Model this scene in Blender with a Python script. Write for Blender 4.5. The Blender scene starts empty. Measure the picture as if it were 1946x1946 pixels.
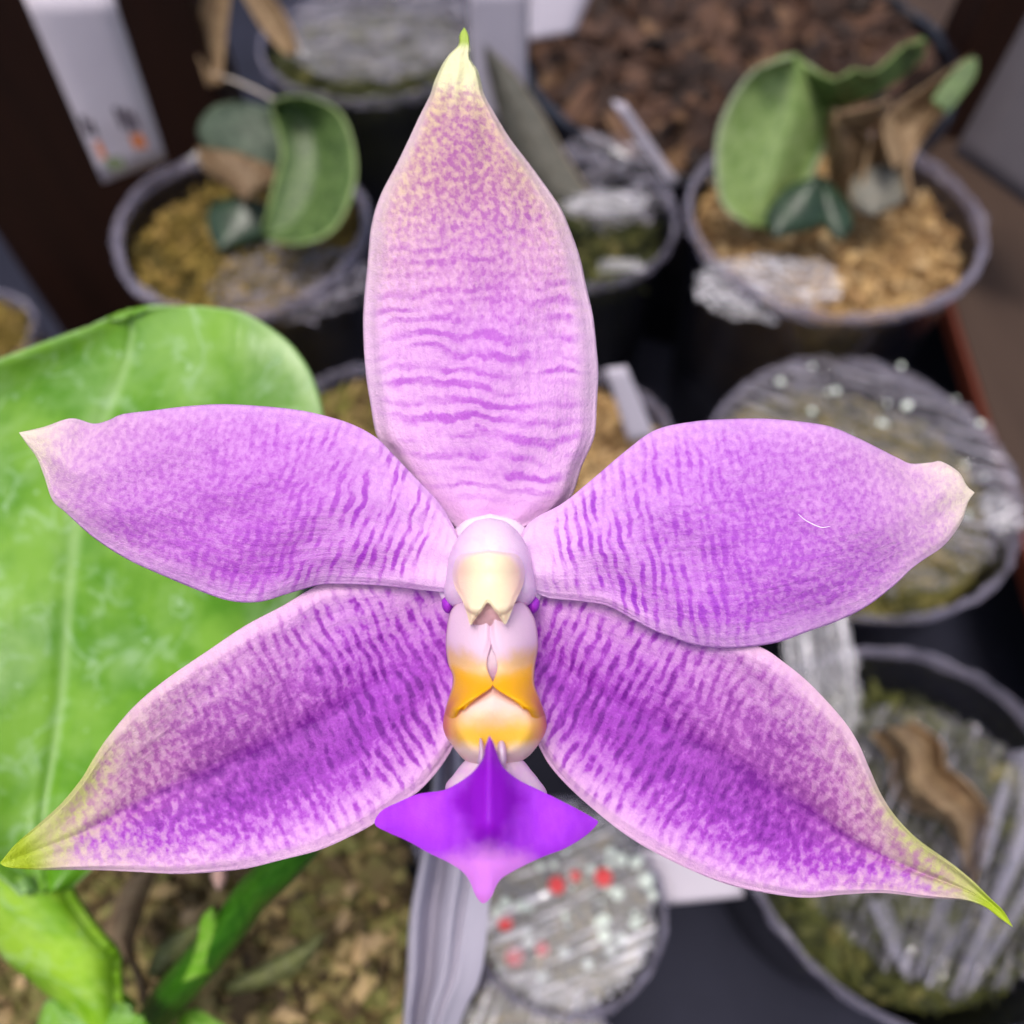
import bpy, bmesh, math, random
import numpy as np
from mathutils import Vector

# ------------------------------------------------------------------ camera, sky, sun, exposure
SC = bpy.context.scene
CM = 0.01                       # everything below is measured in centimetres
IMG = 1946.0                    # frame size used for layout measurements
FOV = math.radians(65.0)
FPX = (IMG / 2) / math.tan(FOV / 2)
PITCH = math.radians(58.0)      # camera looks this far below the horizontal
CAM = np.array([0.0, 0.0, 20.0])
DIR = np.array([0.0, math.cos(PITCH), -math.sin(PITCH)])
UP = np.array([0.0, math.sin(PITCH), math.cos(PITCH)])
RIGHT = np.array([1.0, 0.0, 0.0])
D0 = 5.18                       # distance of the flower's plane

cam_data = bpy.data.cameras.new('camera')
cam_data.sensor_width = 36.0
cam_data.sensor_height = 36.0
cam_data.lens = 18.0 / math.tan(FOV / 2)
cam_data.clip_start = 0.001
cam_data.clip_end = 200.0
cam_data.dof.use_dof = True
cam_data.dof.focus_distance = 5.02 * CM
cam_data.dof.aperture_fstop = 23.0
camera = bpy.data.objects.new('camera', cam_data)
SC.collection.objects.link(camera)
camera.location = Vector(CAM * CM)
camera.rotation_euler = (math.pi / 2 - PITCH, 0, 0)
SC.camera = camera

SUN_EL, SUN_AZ = math.radians(79), math.radians(215)     # azimuth from +y towards +x
world = bpy.data.worlds.new('World')
SC.world = world
world.use_nodes = True
wt = world.node_tree
sky = wt.nodes.new('ShaderNodeTexSky')
sky.sky_type = 'NISHITA'
sky.sun_disc = False
sky.sun_elevation = SUN_EL
sky.sun_rotation = SUN_AZ
sky.air_density = 1.0
sky.dust_density = 6.0
sky.ozone_density = 0.6
wt.nodes['Background'].inputs['Strength'].default_value = 0.12
wt.links.new(sky.outputs['Color'], wt.nodes['Background'].inputs['Color'])

sun_data = bpy.data.lights.new('sun', 'SUN')
sun_data.energy = 1.5
sun_data.angle = math.radians(18)
sun_data.color = (1.0, 0.97, 0.94)
sun = bpy.data.objects.new('sun', sun_data)
SC.collection.objects.link(sun)
sdir = Vector((math.cos(SUN_EL) * math.sin(SUN_AZ), math.cos(SUN_EL) * math.cos(SUN_AZ), math.sin(SUN_EL)))
sun.rotation_euler = (-sdir).to_track_quat('-Z', 'Y').to_euler()

SC.view_settings.view_transform = 'Standard'
SC.view_settings.look = 'None'
SC.view_settings.exposure = 0.40
SC.view_settings.gamma = 1.0
SC.view_settings.use_curve_mapping = False
SC.render.engine = 'CYCLES'
SC.cycles.use_denoising = True
SC.cycles.max_bounces = 7
SC.cycles.transparent_max_bounces = 10
SC.cycles.use_adaptive_sampling = True
SC.cycles.adaptive_threshold = 0.02

random.seed(7)
rng = np.random.default_rng(11)
COL = SC.collection

# ------------------------------------------------------------------ small helpers
def at(px, py, d):
    """world point (cm) seen at frame position px,py at distance d along the view axis"""
    px, py, d = np.asarray(px, float), np.asarray(py, float), np.asarray(d, float)
    a = ((px - IMG / 2) / FPX * d)[..., None] * RIGHT
    b = ((IMG / 2 - py) / FPX * d)[..., None] * UP
    return CAM + d[..., None] * DIR + a + b

def lin(r, g, b):
    f = lambda c: (c / 255 / 12.92) if c <= 10 else ((c / 255 + 0.055) / 1.055) ** 2.4
    return (f(r), f(g), f(b), 1.0)

def ss(a, b, x):
    t = np.clip((x - a) / (b - a), 0, 1)
    return t * t * (3 - 2 * t)

def curve(pts, n):
    """smooth resampling of a polyline to n points, even in arc length"""
    p = np.array(pts, float)
    if len(p) > 2:
        q = []
        ext = np.vstack([2 * p[0] - p[1], p, 2 * p[-1] - p[-2]])
        for i in range(1, len(ext) - 2):
            p0, p1, p2, p3 = ext[i - 1:i + 3]
            for t in np.linspace(0, 1, 12, endpoint=False):
                q.append(0.5 * (2 * p1 + (p2 - p0) * t + (2 * p0 - 5 * p1 + 4 * p2 - p3) * t * t + (3 * p1 - p0 - 3 * p2 + p3) * t ** 3))
        q.append(p[-1])
        p = np.array(q)
    s = np.concatenate([[0], np.cumsum(np.linalg.norm(np.diff(p, axis=0), axis=1))])
    t = np.linspace(0, s[-1], n)
    return np.stack([np.interp(t, s, p[:, k]) for k in range(p.shape[1])], 1)

def tag(o, label=None, cat=None, group=None, kind=None):
    if label: o['label'] = label
    if cat: o['category'] = cat
    if group: o['group'] = group
    if kind: o['kind'] = kind
    return o

def empty(name, loc):
    o = bpy.data.objects.new(name, None)
    o.empty_display_size = 0.005
    o.location = Vector(np.asarray(loc) * CM)
    COL.objects.link(o)
    return o

def root_of(o):
    loc = np.zeros(3)
    while o is not None:
        loc = loc + np.array(o.location) / CM
        o = o.parent
    return loc

def build(name, verts, faces, mat, parent=None, uvs=None, smooth=True, origin=None, solid=None):
    """one mesh object from world-space centimetre vertices"""
    verts = np.asarray(verts, float).reshape(-1, 3)
    if parent is not None:
        off = root_of(parent); loc = np.zeros(3)
    else:
        off = np.asarray(origin if origin is not None else verts.mean(0)); loc = off
    me = bpy.data.meshes.new(name)
    me.from_pydata(((verts - off) * CM).tolist(), [], [list(map(int, f)) for f in faces])
    if uvs:
        li = np.zeros(len(me.loops), dtype=np.int32)
        me.loops.foreach_get('vertex_index', li)
        for key, arr in uvs.items():
            ly = me.uv_layers.new(name=key)
            ly.data.foreach_set('uv', np.asarray(arr, dtype=np.float32)[li].ravel())
    me.polygons.foreach_set('use_smooth', [smooth] * len(me.polygons))
    me.materials.append(mat)
    me.update()
    o = bpy.data.objects.new(name, me)
    COL.objects.link(o)
    o.location = Vector(loc * CM)
    if parent is not None:
        o.parent = parent
    if solid:
        m = o.modifiers.new('thickness', 'SOLIDIFY')
        m.thickness = solid * CM
        m.offset = -1.0
    return o

def grid_faces(nu, nv, flip=False):
    f = []
    for i in range(nu - 1):
        for j in range(nv - 1):
            a, b, c, d = i * nv + j, i * nv + j + 1, (i + 1) * nv + j + 1, (i + 1) * nv + j
            f.append((a, d, c, b) if flip else (a, b, c, d))
    return f

def sheet(name, L, R, dist, mat, parent=None, nu=100, nv=48, solid=0.04, smooth=True, origin=None):
    """blade between two edges (base to tip). dist(u, v) = distance along the view axis; v runs -1..1"""
    l, r = curve(L, nu), curve(R, nu)
    u = np.linspace(0, 1, nu)[:, None] * np.ones((1, nv))
    v = np.ones((nu, 1)) * np.linspace(-1, 1, nv)[None, :]
    w = (v + 1) / 2
    X = l[:, None, 0] * (1 - w) + r[:, None, 0] * w
    Y = l[:, None, 1] * (1 - w) + r[:, None, 1] * w
    d = dist(u, v)
    P = at(X, Y, d)
    mid = P[:, nv // 2]
    s = np.concatenate([[0], np.cumsum(np.linalg.norm(np.diff(mid, axis=0), axis=1))])
    half = np.linalg.norm(P[:, -1] - P[:, 0], axis=1) / 2
    S = s[:, None] * np.ones((1, nv))
    T = v * half[:, None]
    n = np.cross(P[nu // 3, nv - 1] - P[nu // 3, 0], P[nu // 2, nv // 2] - P[nu // 3, nv // 2])
    flip = np.dot(n, -DIR) < 0
    # back surface: thinner towards the point and the margins, so the edge stays a thin blade
    gu = np.gradient(P, axis=0); gv = np.gradient(P, axis=1)
    N = np.cross(gv, gu); N /= np.linalg.norm(N, axis=2, keepdims=True) + 1e-12
    N *= np.where((N @ DIR) > 0, 1.0, -1.0)[..., None]
    th = solid * np.minimum(1.0, half[:, None] / (solid * 4)) * (0.35 + 0.65 * (1 - np.abs(v) ** 4))
    B = P + N * th[..., None]
    nn = nu * nv
    F = grid_faces(nu, nv, flip)
    F += [tuple(nn + k for k in f[::-1]) for f in F]
    edge = [i * nv for i in range(nu)] + [(nu - 1) * nv + j for j in range(1, nv)] + [i * nv + nv - 1 for i in range(nu - 2, -1, -1)] + [j for j in range(nv - 2, 0, -1)]
    for a, b in zip(edge, edge[1:] + edge[:1]):
        F.append((a, a + nn, b + nn, b) if flip else (a, b, b + nn, a + nn))
    uv1 = np.stack([u.ravel(), v.ravel()], 1); uv2 = np.stack([S.ravel(), T.ravel()], 1)
    return build(name, np.concatenate([P.reshape(-1, 3), B.reshape(-1, 3)]), F, mat, parent,
                 {'uv': np.concatenate([uv1, uv1]), 'cm': np.concatenate([uv2, uv2])}, smooth, origin)

KPX = D0 / FPX                   # cm per frame unit at the flower

def inflate(name, outline, centre, zf, zb, mat, parent=None, na=120, nr=28, power=1.0):
    """closed rounded body: outline in flower coordinates; zf/zb(r, x, y) = height of front / back (cm, towards the camera)"""
    o = curve(list(outline) + [outline[0]], na + 1)[:-1]
    c = np.array(centre, float)
    r = np.sin(np.linspace(0, 1, nr + 1)[1:] * math.pi / 2) ** power
    V, UVc, F = [], [], []
    def ring(side):
        f = zf if side == 0 else zb
        idx0 = len(V)
        V.append((c[0], c[1], float(f(0.0, c[0], c[1]))))
        for rr in r:
            for k in range(na):
                p = c + (o[k] - c) * rr
                V.append((p[0], p[1], float(f(rr, p[0], p[1]))))
        return idx0
    def add(side):
        i0 = ring(side)
        for k in range(na):
            k2 = (k + 1) % na
            tri = (i0, i0 + 1 + k, i0 + 1 + k2)
            F.append(tri if side == 0 else tri[::-1])
            for q in range(nr - 1):
                a, b = i0 + 1 + q * na + k, i0 + 1 + q * na + k2
                quad = (a, a + na, b + na, b)
                F.append(quad if side == 0 else quad[::-1])
        return i0
    i0 = add(0); i1 = add(1)
    e0, e1 = i0 + 1 + (nr - 1) * na, i1 + 1 + (nr - 1) * na
    for k in range(na):
        k2 = (k + 1) % na
        F.append((e0 + k, e1 + k, e1 + k2, e0 + k2))
    V = np.array(V)
    P = at(V[:, 0], V[:, 1], D0 - V[:, 2])
    uv = np.stack([(V[:, 0] - IMG / 2) * KPX, (IMG / 2 - V[:, 1]) * KPX], 1)
    ob = build(name, P, F, mat, parent, {'cm': uv, 'uv': uv})
    bm = bmesh.new(); bm.from_mesh(ob.data)
    bmesh.ops.remove_doubles(bm, verts=bm.verts, dist=1e-6)
    bmesh.ops.recalc_face_normals(bm, faces=bm.faces)
    bm.to_mesh(ob.data); bm.free()
    return ob

def tube(name, pts, radii, mat, parent=None, n=20, origin=None, sub=10, world=False, caps=True):
    """tube through points (px, py, d) or world points, with a radius per point (cm)"""
    p = np.array(pts, float)
    if not world:
        p = at(p[:, 0], p[:, 1], p[:, 2])
    q = curve(np.hstack([p, np.array(radii, float)[:, None]]), len(pts) * sub)
    c, rad = q[:, :3], q[:, 3]
    V, F, U = [], [], []
    ref = np.array([0.31, 0.17, 0.93])
    L = 0
    for i in range(len(c)):
        t = c[min(i + 1, len(c) - 1)] - c[max(i - 1, 0)]
        t /= np.linalg.norm(t) + 1e-9
        a = np.cross(t, ref); a /= np.linalg.norm(a); b = np.cross(t, a)
        if i: L += np.linalg.norm(c[i] - c[i - 1])
        for k in range(n):
            an = 2 * math.pi * k / n
            V.append(c[i] + rad[i] * (math.cos(an) * a + math.sin(an) * b)); U.append((L, an))
    for i in range(len(c) - 1):
        for k in range(n):
            k2 = (k + 1) % n
            F.append((i * n + k, i * n + k2, (i + 1) * n + k2, (i + 1) * n + k))
    if caps:
        F.append(tuple(range(n))[::-1]); F.append(tuple(range((len(c) - 1) * n, len(c) * n)))
    return build(name, V, F, mat, parent, {'cm': U, 'uv': U}, True, origin)

def lathe(name, centre, prof, mat, parent, n=72, wob=0.0, seed=0, crink=0.0):
    """profile of (radius, height) pairs around a vertical axis at centre"""
    r0 = np.random.default_rng(seed); ph = r0.uniform(0, 6.28, 3)
    V, F = [], []
    for (r, h) in prof:
        for k in range(n):
            a = 2 * math.pi * k / n
            w = 1 + wob * (math.sin(2 * a + ph[0]) + 0.6 * math.sin(3 * a + ph[1]) + 0.4 * math.sin(5 * a + ph[2]))
            q, h2 = (1 + r0.normal(0, crink * 0.5) / max(r, 0.1), r0.normal(0, crink)) if crink else (1, 0)
            V.append((centre[0] + r * w * q * math.cos(a), centre[1] + r * w * q * math.sin(a), centre[2] + h + h2))
    for i in range(len(prof) - 1):
        for k in range(n):
            k2 = (k + 1) % n
            F.append((i * n + k, i * n + k2, (i + 1) * n + k2, (i + 1) * n + k))
    return build(name, V, F, mat, parent, None, not crink)

def boxes(name, items, mat, parent=None, origin=None, smooth=False, kind=None):
    """many rough chunks as one mesh: items = (centre, (sx, sy, sz), random rotation matrix, jitter)"""
    V, F = [], []
    base = np.array([(x, y, z) for x in (-1, 1) for y in (-1, 1) for z in (-1, 1)], float)
    fs = [(0, 1, 3, 2), (4, 6, 7, 5), (0, 4, 5, 1), (2, 3, 7, 6), (0, 2, 6, 4), (1, 5, 7, 3)]
    for (c, s, M, j) in items:
        b = base * (1 + rng.uniform(-j, j, (8, 3))) * np.array(s) / 2
        i0 = len(V)
        V.extend((b @ M.T + c).tolist())
        F.extend([tuple(i0 + k for k in f) for f in fs])
    o = build(name, V, F, mat, parent, None, smooth, origin)
    if kind: o['kind'] = kind
    return o

def rotm(flat=0.5):
    a, b, c = rng.uniform(0, 6.28), rng.normal(0, flat), rng.normal(0, flat)
    Rz = np.array([[math.cos(a), -math.sin(a), 0], [math.sin(a), math.cos(a), 0], [0, 0, 1]])
    Rx = np.array([[1, 0, 0], [0, math.cos(b), -math.sin(b)], [0, math.sin(b), math.cos(b)]])
    Ry = np.array([[math.cos(c), 0, math.sin(c)], [0, 1, 0], [-math.sin(c), 0, math.cos(c)]])
    return Rz @ Rx @ Ry

# ------------------------------------------------------------------ node helper
class Mat:
    def __init__(self, name):
        self.m = bpy.data.materials.new(name)
        self.m.use_nodes = True
        self.t = self.m.node_tree
        self.t.nodes.clear()
        self.out = self.t.nodes.new('ShaderNodeOutputMaterial')
    def node(self, kind, **kw):
        n = self.t.nodes.new(kind)
        for k, v in kw.items(): setattr(n, k, v)
        return n
    def put(self, sock, v):
        if v is None: return
        if isinstance(v, bpy.types.NodeSocket): self.t.links.new(v, sock)
        else:
            if sock.type == 'RGBA' and not isinstance(v, (int, float)) and len(v) == 3: v = tuple(v) + (1,)
            sock.default_value = v
    def math(self, op, a, b=None, c=None, clamp=False):
        n = self.node('ShaderNodeMath', operation=op, use_clamp=clamp)
        self.put(n.inputs[0], a); self.put(n.inputs[1], b)
        if c is not None: self.put(n.inputs[2], c)
        return n.outputs[0]
    def add(self, a, b): return self.math('ADD', a, b)
    def sub(self, a, b): return self.math('SUBTRACT', a, b)
    def mul(self, a, b): return self.math('MULTIPLY', a, b)
    def clamp(self, a): return self.math('ADD', a, 0.0, clamp=True)
    def abs(self, a): return self.math('ABSOLUTE', a)
    def smooth(self, e0, e1, x):
        n = self.node('ShaderNodeMapRange', interpolation_type='SMOOTHSTEP')
        if not isinstance(e0, bpy.types.NodeSocket) and e0 > e1:
            self.put(n.inputs[0], x); n.inputs[1].default_value = e1; n.inputs[2].default_value = e0
            n.inputs[3].default_value = 1; n.inputs[4].default_value = 0
        else:
            self.put(n.inputs[0], x); self.put(n.inputs[1], e0); self.put(n.inputs[2], e1)
        return n.outputs[0]
    def uv(self, key):
        n = self.node('ShaderNodeUVMap', uv_map=key)
        s = self.node('ShaderNodeSeparateXYZ')
        self.t.links.new(n.outputs[0], s.inputs[0])
        return s.outputs[0], s.outputs[1]
    def xyz(self, x, y, z=0.0):
        n = self.node('ShaderNodeCombineXYZ')
        self.put(n.inputs[0], x); self.put(n.inputs[1], y); self.put(n.inputs[2], z)
        return n.outputs[0]
    def obj(self):
        return self.node('ShaderNodeTexCoord').outputs['Object']
    def noise(self, vec, scale=1.0, detail=3.0, rough=0.55, dist=0.0, color=False):
        n = self.node('ShaderNodeTexNoise')
        self.put(n.inputs['Vector'], vec)
        n.inputs['Scale'].default_value = scale; n.inputs['Detail'].default_value = detail
        n.inputs['Roughness'].default_value = rough; n.inputs['Distortion'].default_value = dist
        return n.outputs['Color' if color else 'Fac']
    def vscale(self, vec, s):
        n = self.node('ShaderNodeVectorMath', operation='MULTIPLY')
        self.put(n.inputs[0], vec); n.inputs[1].default_value = s
        return n.outputs[0]
    def mixc(self, f, a, b, blend='MIX'):
        n = self.node('ShaderNodeMix', data_type='RGBA', blend_type=blend)
        n.clamp_factor = True
        self.put(n.inputs[0], f); self.put(n.inputs[6], a); self.put(n.inputs[7], b)
        return n.outputs[2]
    def mixf(self, f, a, b):
        n = self.node('ShaderNodeMix', data_type='FLOAT')
        self.put(n.inputs[0], f); self.put(n.inputs[2], a); self.put(n.inputs[3], b)
        return n.outputs[0]
    def ramp(self, f, stops, interp='LINEAR'):
        n = self.node('ShaderNodeValToRGB')
        n.color_ramp.interpolation = interp
        el = n.color_ramp.elements
        while len(el) < len(stops): el.new(0.5)
        for e, (p, c) in zip(el, stops):
            e.position = p
            e.color = c if not isinstance(c, (int, float)) else (c, c, c, 1)
        self.put(n.inputs[0], f)
        return n.outputs[0]
    def bump(self, h, strength=0.3, dist=0.0003):
        n = self.node('ShaderNodeBump')
        n.inputs['Strength'].default_value = strength; n.inputs['Distance'].default_value = dist
        self.put(n.inputs['Height'], h)
        return n.outputs[0]
    def principled(self, color, rough=0.5, spec=0.5, normal=None, **kw):
        n = self.node('ShaderNodeBsdfPrincipled')
        self.put(n.inputs['Base Color'], color); self.put(n.inputs['Roughness'], rough)
        n.inputs['Specular IOR Level'].default_value = spec
        if normal is not None: self.put(n.inputs['Normal'], normal)
        for k, v in kw.items(): self.put(n.inputs[k], v)
        return n.outputs[0]
    def mixs(self, f, a, b):
        n = self.node('ShaderNodeMixShader')
        self.put(n.inputs[0], f); self.t.links.new(a, n.inputs[1]); self.t.links.new(b, n.inputs[2])
        return n.outputs[0]
    def translucent(self, color, normal=None):
        n = self.node('ShaderNodeBsdfTranslucent')
        self.put(n.inputs[0], color)
        if normal is not None: self.put(n.inputs['Normal'], normal)
        return n.outputs[0]
    def end(self, shader):
        self.t.links.new(shader, self.out.inputs['Surface'])
        return self.m

# ------------------------------------------------------------------ flower materials
def petal_mat(name, P):
    m = Mat(name)
    u, v = m.uv('uv'); s, t = m.uv('cm')
    sd = P.get('seed', 0.0)
    av = m.abs(v)
    cm = m.xyz(m.add(s, sd), t, sd)
    big = m.noise(cm, 1.4, 2.0)
    mid = m.noise(cm, 5.0, 3.0)
    # fine wavy cross bars, broken into dashes
    w1 = m.sub(m.noise(cm, P.get('w1', 2.2), 2.0), 0.5)
    w2 = m.sub(m.noise(cm, P.get('w2', 8.0), 2.0), 0.5)
    phase = m.add(m.add(m.mul(s, P['F']), m.mul(w1, P.get('A1', 14.0))), m.mul(w2, P.get('A2', 5.0)))
    wave = m.add(m.mul(m.math('SINE', phase), 0.5), 0.5)
    gate = m.smooth(P.get('g0', 0.36) - 0.04, P.get('g1', 0.60) + 0.10, m.noise(m.xyz(m.add(m.mul(s, P.get('gs', 11.0)), sd), m.mul(t, P.get('gt', 5.0)), 1.7), 1.0, 2.0))
    bar = m.mul(m.smooth(0.15, 1.0, m.add(wave, m.mul(m.sub(m.noise(cm, 26.0, 2.0), 0.5), 0.9))), gate)
    # mottling further out
    dots = m.smooth(0.30, 0.70, m.noise(m.xyz(m.mul(s, P.get('d1', 25.0)), m.mul(t, P.get('d2', 21.0)), 3.1), 1.0, 2.0, 0.5, 0.2))
    fine = m.noise(cm, 34.0, 2.0, 0.55)
    grain = m.noise(cm, 95.0, 2.0, 0.6)
    bw = m.ramp(m.add(u, m.mul(m.sub(big, 0.5), 0.35)), P['bw'])
    du = m.ramp(u, P['du'], 'EASE'); dv = m.ramp(m.add(m.mul(v, 0.5), 0.5), P['dv'], 'EASE')
    dens = m.mul(m.mul(du, dv), m.add(0.75, m.mul(mid, 0.5)))
    lim = m.smooth(0.0, 0.22, dens)
    pig = m.add(dens, m.mul(m.mul(m.mul(m.sub(bar, 0.30), bw), P['barAmp']), lim))
    pig = m.add(pig, m.mul(m.mul(m.mul(m.sub(dots, 0.5), m.sub(1.25, bw)), P['dotAmp']), lim))
    pig = m.add(pig, m.mul(m.mul(m.sub(fine, 0.5), P.get('fine', 0.34)), m.add(0.25, m.mul(lim, 0.75))))
    pig = m.add(pig, m.mul(m.sub(grain, 0.5), P.get('grain', 0.22)))
    if 'rib' in P:     # darker line along the midrib
        rib = m.smooth(P['rib'], 0.0, m.abs(m.add(v, m.add(m.mul(w2, 0.10), m.mul(w1, 0.08)))))
        pig = m.add(pig, m.mul(m.mul(rib, m.mul(m.smooth(0.20, 0.42, u), m.smooth(0.88, 0.66, u))), m.mul(P.get('ribAmp', 0.3), m.add(0.4, gate))))
    pig = m.clamp(pig)
    # tissue under the pigment: lilac white, cream to green at the tip
    tip = m.smooth(P['t0'], P['t1'], m.add(m.add(u, m.mul(m.sub(mid, 0.5), 0.14)), m.mul(v, P.get('tv', 0.0))))
    under = P['under']
    if 'cream' in P:
        under = m.mixc(m.mul(m.smooth(P['cream'][0], P['cream'][1], m.add(m.add(u, m.mul(m.sub(fine, 0.5), 0.3)), m.mul(v, P.get('tv', 0.0)))), P['cream'][2]), under, P['creamc'])
    under = m.mixc(tip, under, P['tipc'])
    dusk = m.ramp(u, P['dusk_u'], 'EASE')
    if 'dusk_v' in P: dusk = m.mul(dusk, m.ramp(m.add(m.mul(v, 0.5), 0.5), P['dusk_v'], 'EASE'))
    pc = m.mixc(dusk, P['pig'], P['dusk'])
    col = m.mixc(m.math('MULTIPLY', pig, 1.7, clamp=True), under, pc)
    dk = m.mixc(m.mul(dusk, 0.8), P['dark'], P['duskdark'])
    col = m.mixc(m.math('MULTIPLY', m.math('SUBTRACT', pig, 0.52), 2.1, clamp=True), col, dk)
    # margin runs paler
    rim = m.smooth(P.get('r0', 0.80), 1.05, m.add(av, m.mul(m.sub(m.noise(cm, 3.0, 3.0), 0.5), 0.25)))
    col = m.mixc(m.mul(rim, P.get('rimAmp', 0.6)), col, m.mixc(tip, P['rim'], P['tipc']))
    if 'tip2' in P:    # last green point
        col = m.mixc(m.smooth(P['tip2'][0], P['tip2'][1], u), col, P['tip2c'])
    if 'base' in P:
        col = m.mixc(m.mul(m.smooth(P['base'], 0.0, m.add(u, m.mul(m.sub(mid, 0.5), 0.06))), 0.9), col, lin(246, 214, 248))
    veins = m.mul(m.noise(m.xyz(m.mul(s, 0.9), m.mul(v, 9.0)), 1.0, 2.0), m.mul(m.smooth(0.9, 0.6, u), m.smooth(0.0, 0.25, u)))
    nrm0 = m.bump(m.add(m.mul(veins, 0.8), m.mul(m.noise(cm, 3.0, 3.0), 1.2)), 0.30, 0.0007)
    nn = m.node('ShaderNodeBump'); nn.inputs['Strength'].default_value = 0.5; nn.inputs['Distance'].default_value = 0.00020
    m.put(nn.inputs['Height'], m.add(m.mul(grain, 0.7), m.mul(fine, 0.6))); m.put(nn.inputs['Normal'], nrm0); nrm = nn.outputs[0]
    rough = m.mixf(m.smooth(0.60, 0.70, grain), 0.50, 0.16)
    pr = m.principled(col, rough, 0.42, nrm)
    tr = m.translucent(m.mixc(0.25, col, P['under']), nrm)
    return m.end(m.mixs(0.22, pr, tr))

petal_common = dict(under=lin(238, 188, 242), tipc=lin(240, 228, 208), pig=lin(190, 92, 212), dark=lin(158, 40, 196), dusk=lin(184, 112, 196), duskdark=lin(150, 70, 176),
    rim=lin(226, 172, 236), rimAmp=0.5, F=92.0, gs=11.0, gt=5.5, barAmp=0.66, dotAmp=0.18, bw=[(0, 1.0), (0.22, 1.0), (0.42, 0.35), (0.60, 0.0)],
    du=[(0, 0.03), (0.07, 0.16), (0.20, 0.46), (0.45, 0.55), (0.70, 0.47), (0.86, 0.26), (0.95, 0.10), (1.0, 0.02)],
    dv=[(0, 0.55), (0.18, 0.85), (0.5, 1.0), (0.84, 1.05), (1.0, 0.45)],
    dusk_u=[(0, 0), (0.40, 0.05), (0.8, 0.55), (1, 0.8)], t0=0.82, t1=0.97, cream=(0.50, 0.98, 0.75), creamc=lin(236, 206, 214), base=0.13)
M_petal_l = petal_mat('petal_tissue_west', dict(petal_common, seed=0.0, tv=0.02))
M_petal_r = petal_mat('petal_tissue_east', dict(petal_common, seed=4.7, pig=lin(186, 88, 214), dark=lin(152, 38, 198)))
M_dorsal = petal_mat('dorsal_sepal_tissue', dict(under=lin(238, 186, 238), tipc=lin(248, 248, 200), pig=lin(200, 112, 218), dark=lin(180, 70, 206), dusk=lin(180, 114, 162), duskdark=lin(150, 70, 142),
    rim=lin(240, 214, 234), rimAmp=0.75, F=60.0, A1=20.0, A2=6.0, w1=1.6, w2=6.0, gs=8.0, gt=1.8, g0=0.34, g1=0.60, barAmp=0.56, dotAmp=0.34, bw=[(0, 1.0), (0.36, 1.0), (0.50, 0.5), (0.66, 0.0)],
    du=[(0, 0.0), (0.07, 0.06), (0.16, 0.32), (0.40, 0.39), (0.56, 0.42), (0.70, 0.44), (0.80, 0.42), (0.87, 0.20), (0.91, 0.0), (1, 0.0)],
    dv=[(0, 0.2), (0.16, 0.7), (0.42, 1.05), (0.55, 1.15), (0.80, 0.85), (1.0, 0.2)], d1=21.0, d2=24.0,
    dusk_u=[(0, 0), (0.38, 0.05), (0.55, 0.5), (0.70, 0.95), (1, 1)], t0=0.83, t1=0.93, cream=(0.36, 0.76, 0.95), creamc=lin(222, 200, 160),
    tip2=(0.955, 0.975), tip2c=lin(176, 202, 84), r0=0.74, base=0.07, seed=1.9, fine=0.5))
lat = dict(under=lin(238, 184, 240), tipc=lin(200, 202, 128), pig=lin(176, 66, 206), dark=lin(118, 6, 150), dusk=lin(180, 112, 168), duskdark=lin(124, 44, 126),
    rim=lin(240, 204, 226), rimAmp=0.6, F=78.0, A1=12.0, A2=4.5, gs=13.0, gt=9.0, g0=0.34, g1=0.62, barAmp=0.58, dotAmp=0.32, bw=[(0, 1.0), (0.24, 1.0), (0.42, 0.5), (0.62, 0.0)],
    du=[(0, 0.42), (0.06, 0.62), (0.25, 0.76), (0.52, 0.74), (0.68, 0.56), (0.80, 0.36), (0.90, 0.10), (0.94, 0.0), (1, 0)],
    dv=[(0, 0.12), (0.12, 0.52), (0.38, 0.84), (0.50, 1.0), (0.64, 1.10), (0.80, 0.78), (0.93, 0.34), (1.0, 0.10)], d1=21.0, d2=15.0,
    dusk_u=[(0, 0), (0.22, 0.05), (0.45, 0.5), (0.72, 0.95), (1, 1)], dusk_v=[(0, 1), (0.42, 0.95), (0.54, 0.4), (0.70, 0.1), (1, 0.0)],
    t0=0.74, t1=0.90, tv=-0.11, cream=(0.36, 0.95, 0.9), creamc=lin(222, 202, 180), rib=0.10, ribAmp=0.26, tip2=(0.885, 0.955), tip2c=lin(176, 200, 40), r0=0.80, base=0.05)
M_lat_l = petal_mat('lateral_sepal_tissue_west', dict(lat, seed=7.3))
M_lat_r = petal_mat('lateral_sepal_tissue_east', dict(lat, seed=9.6))

def soft_mat(name, colour_fn, rough=0.45, spec=0.35, tr=0.25):
    m = Mat(name)
    x, y = m.uv('cm')
    cm = m.xyz(x, y, 0.0)
    col = colour_fn(m, x, y, cm)
    nrm = m.bump(m.noise(cm, 90.0, 2.0), 0.25, 0.00012)
    p = m.principled(col, rough, spec, nrm)
    b = p.node
    b.inputs['Subsurface Weight'].default_value = 0.35; b.inputs['Subsurface Radius'].default_value = (1.0, 0.6, 0.6); b.inputs['Subsurface Scale'].default_value = 0.0006
    return m.end(m.mixs(tr, p, m.translucent(col, nrm)))

def fx(px): return (px - IMG / 2) * KPX
def fy(py): return (IMG / 2 - py) * KPX

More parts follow.
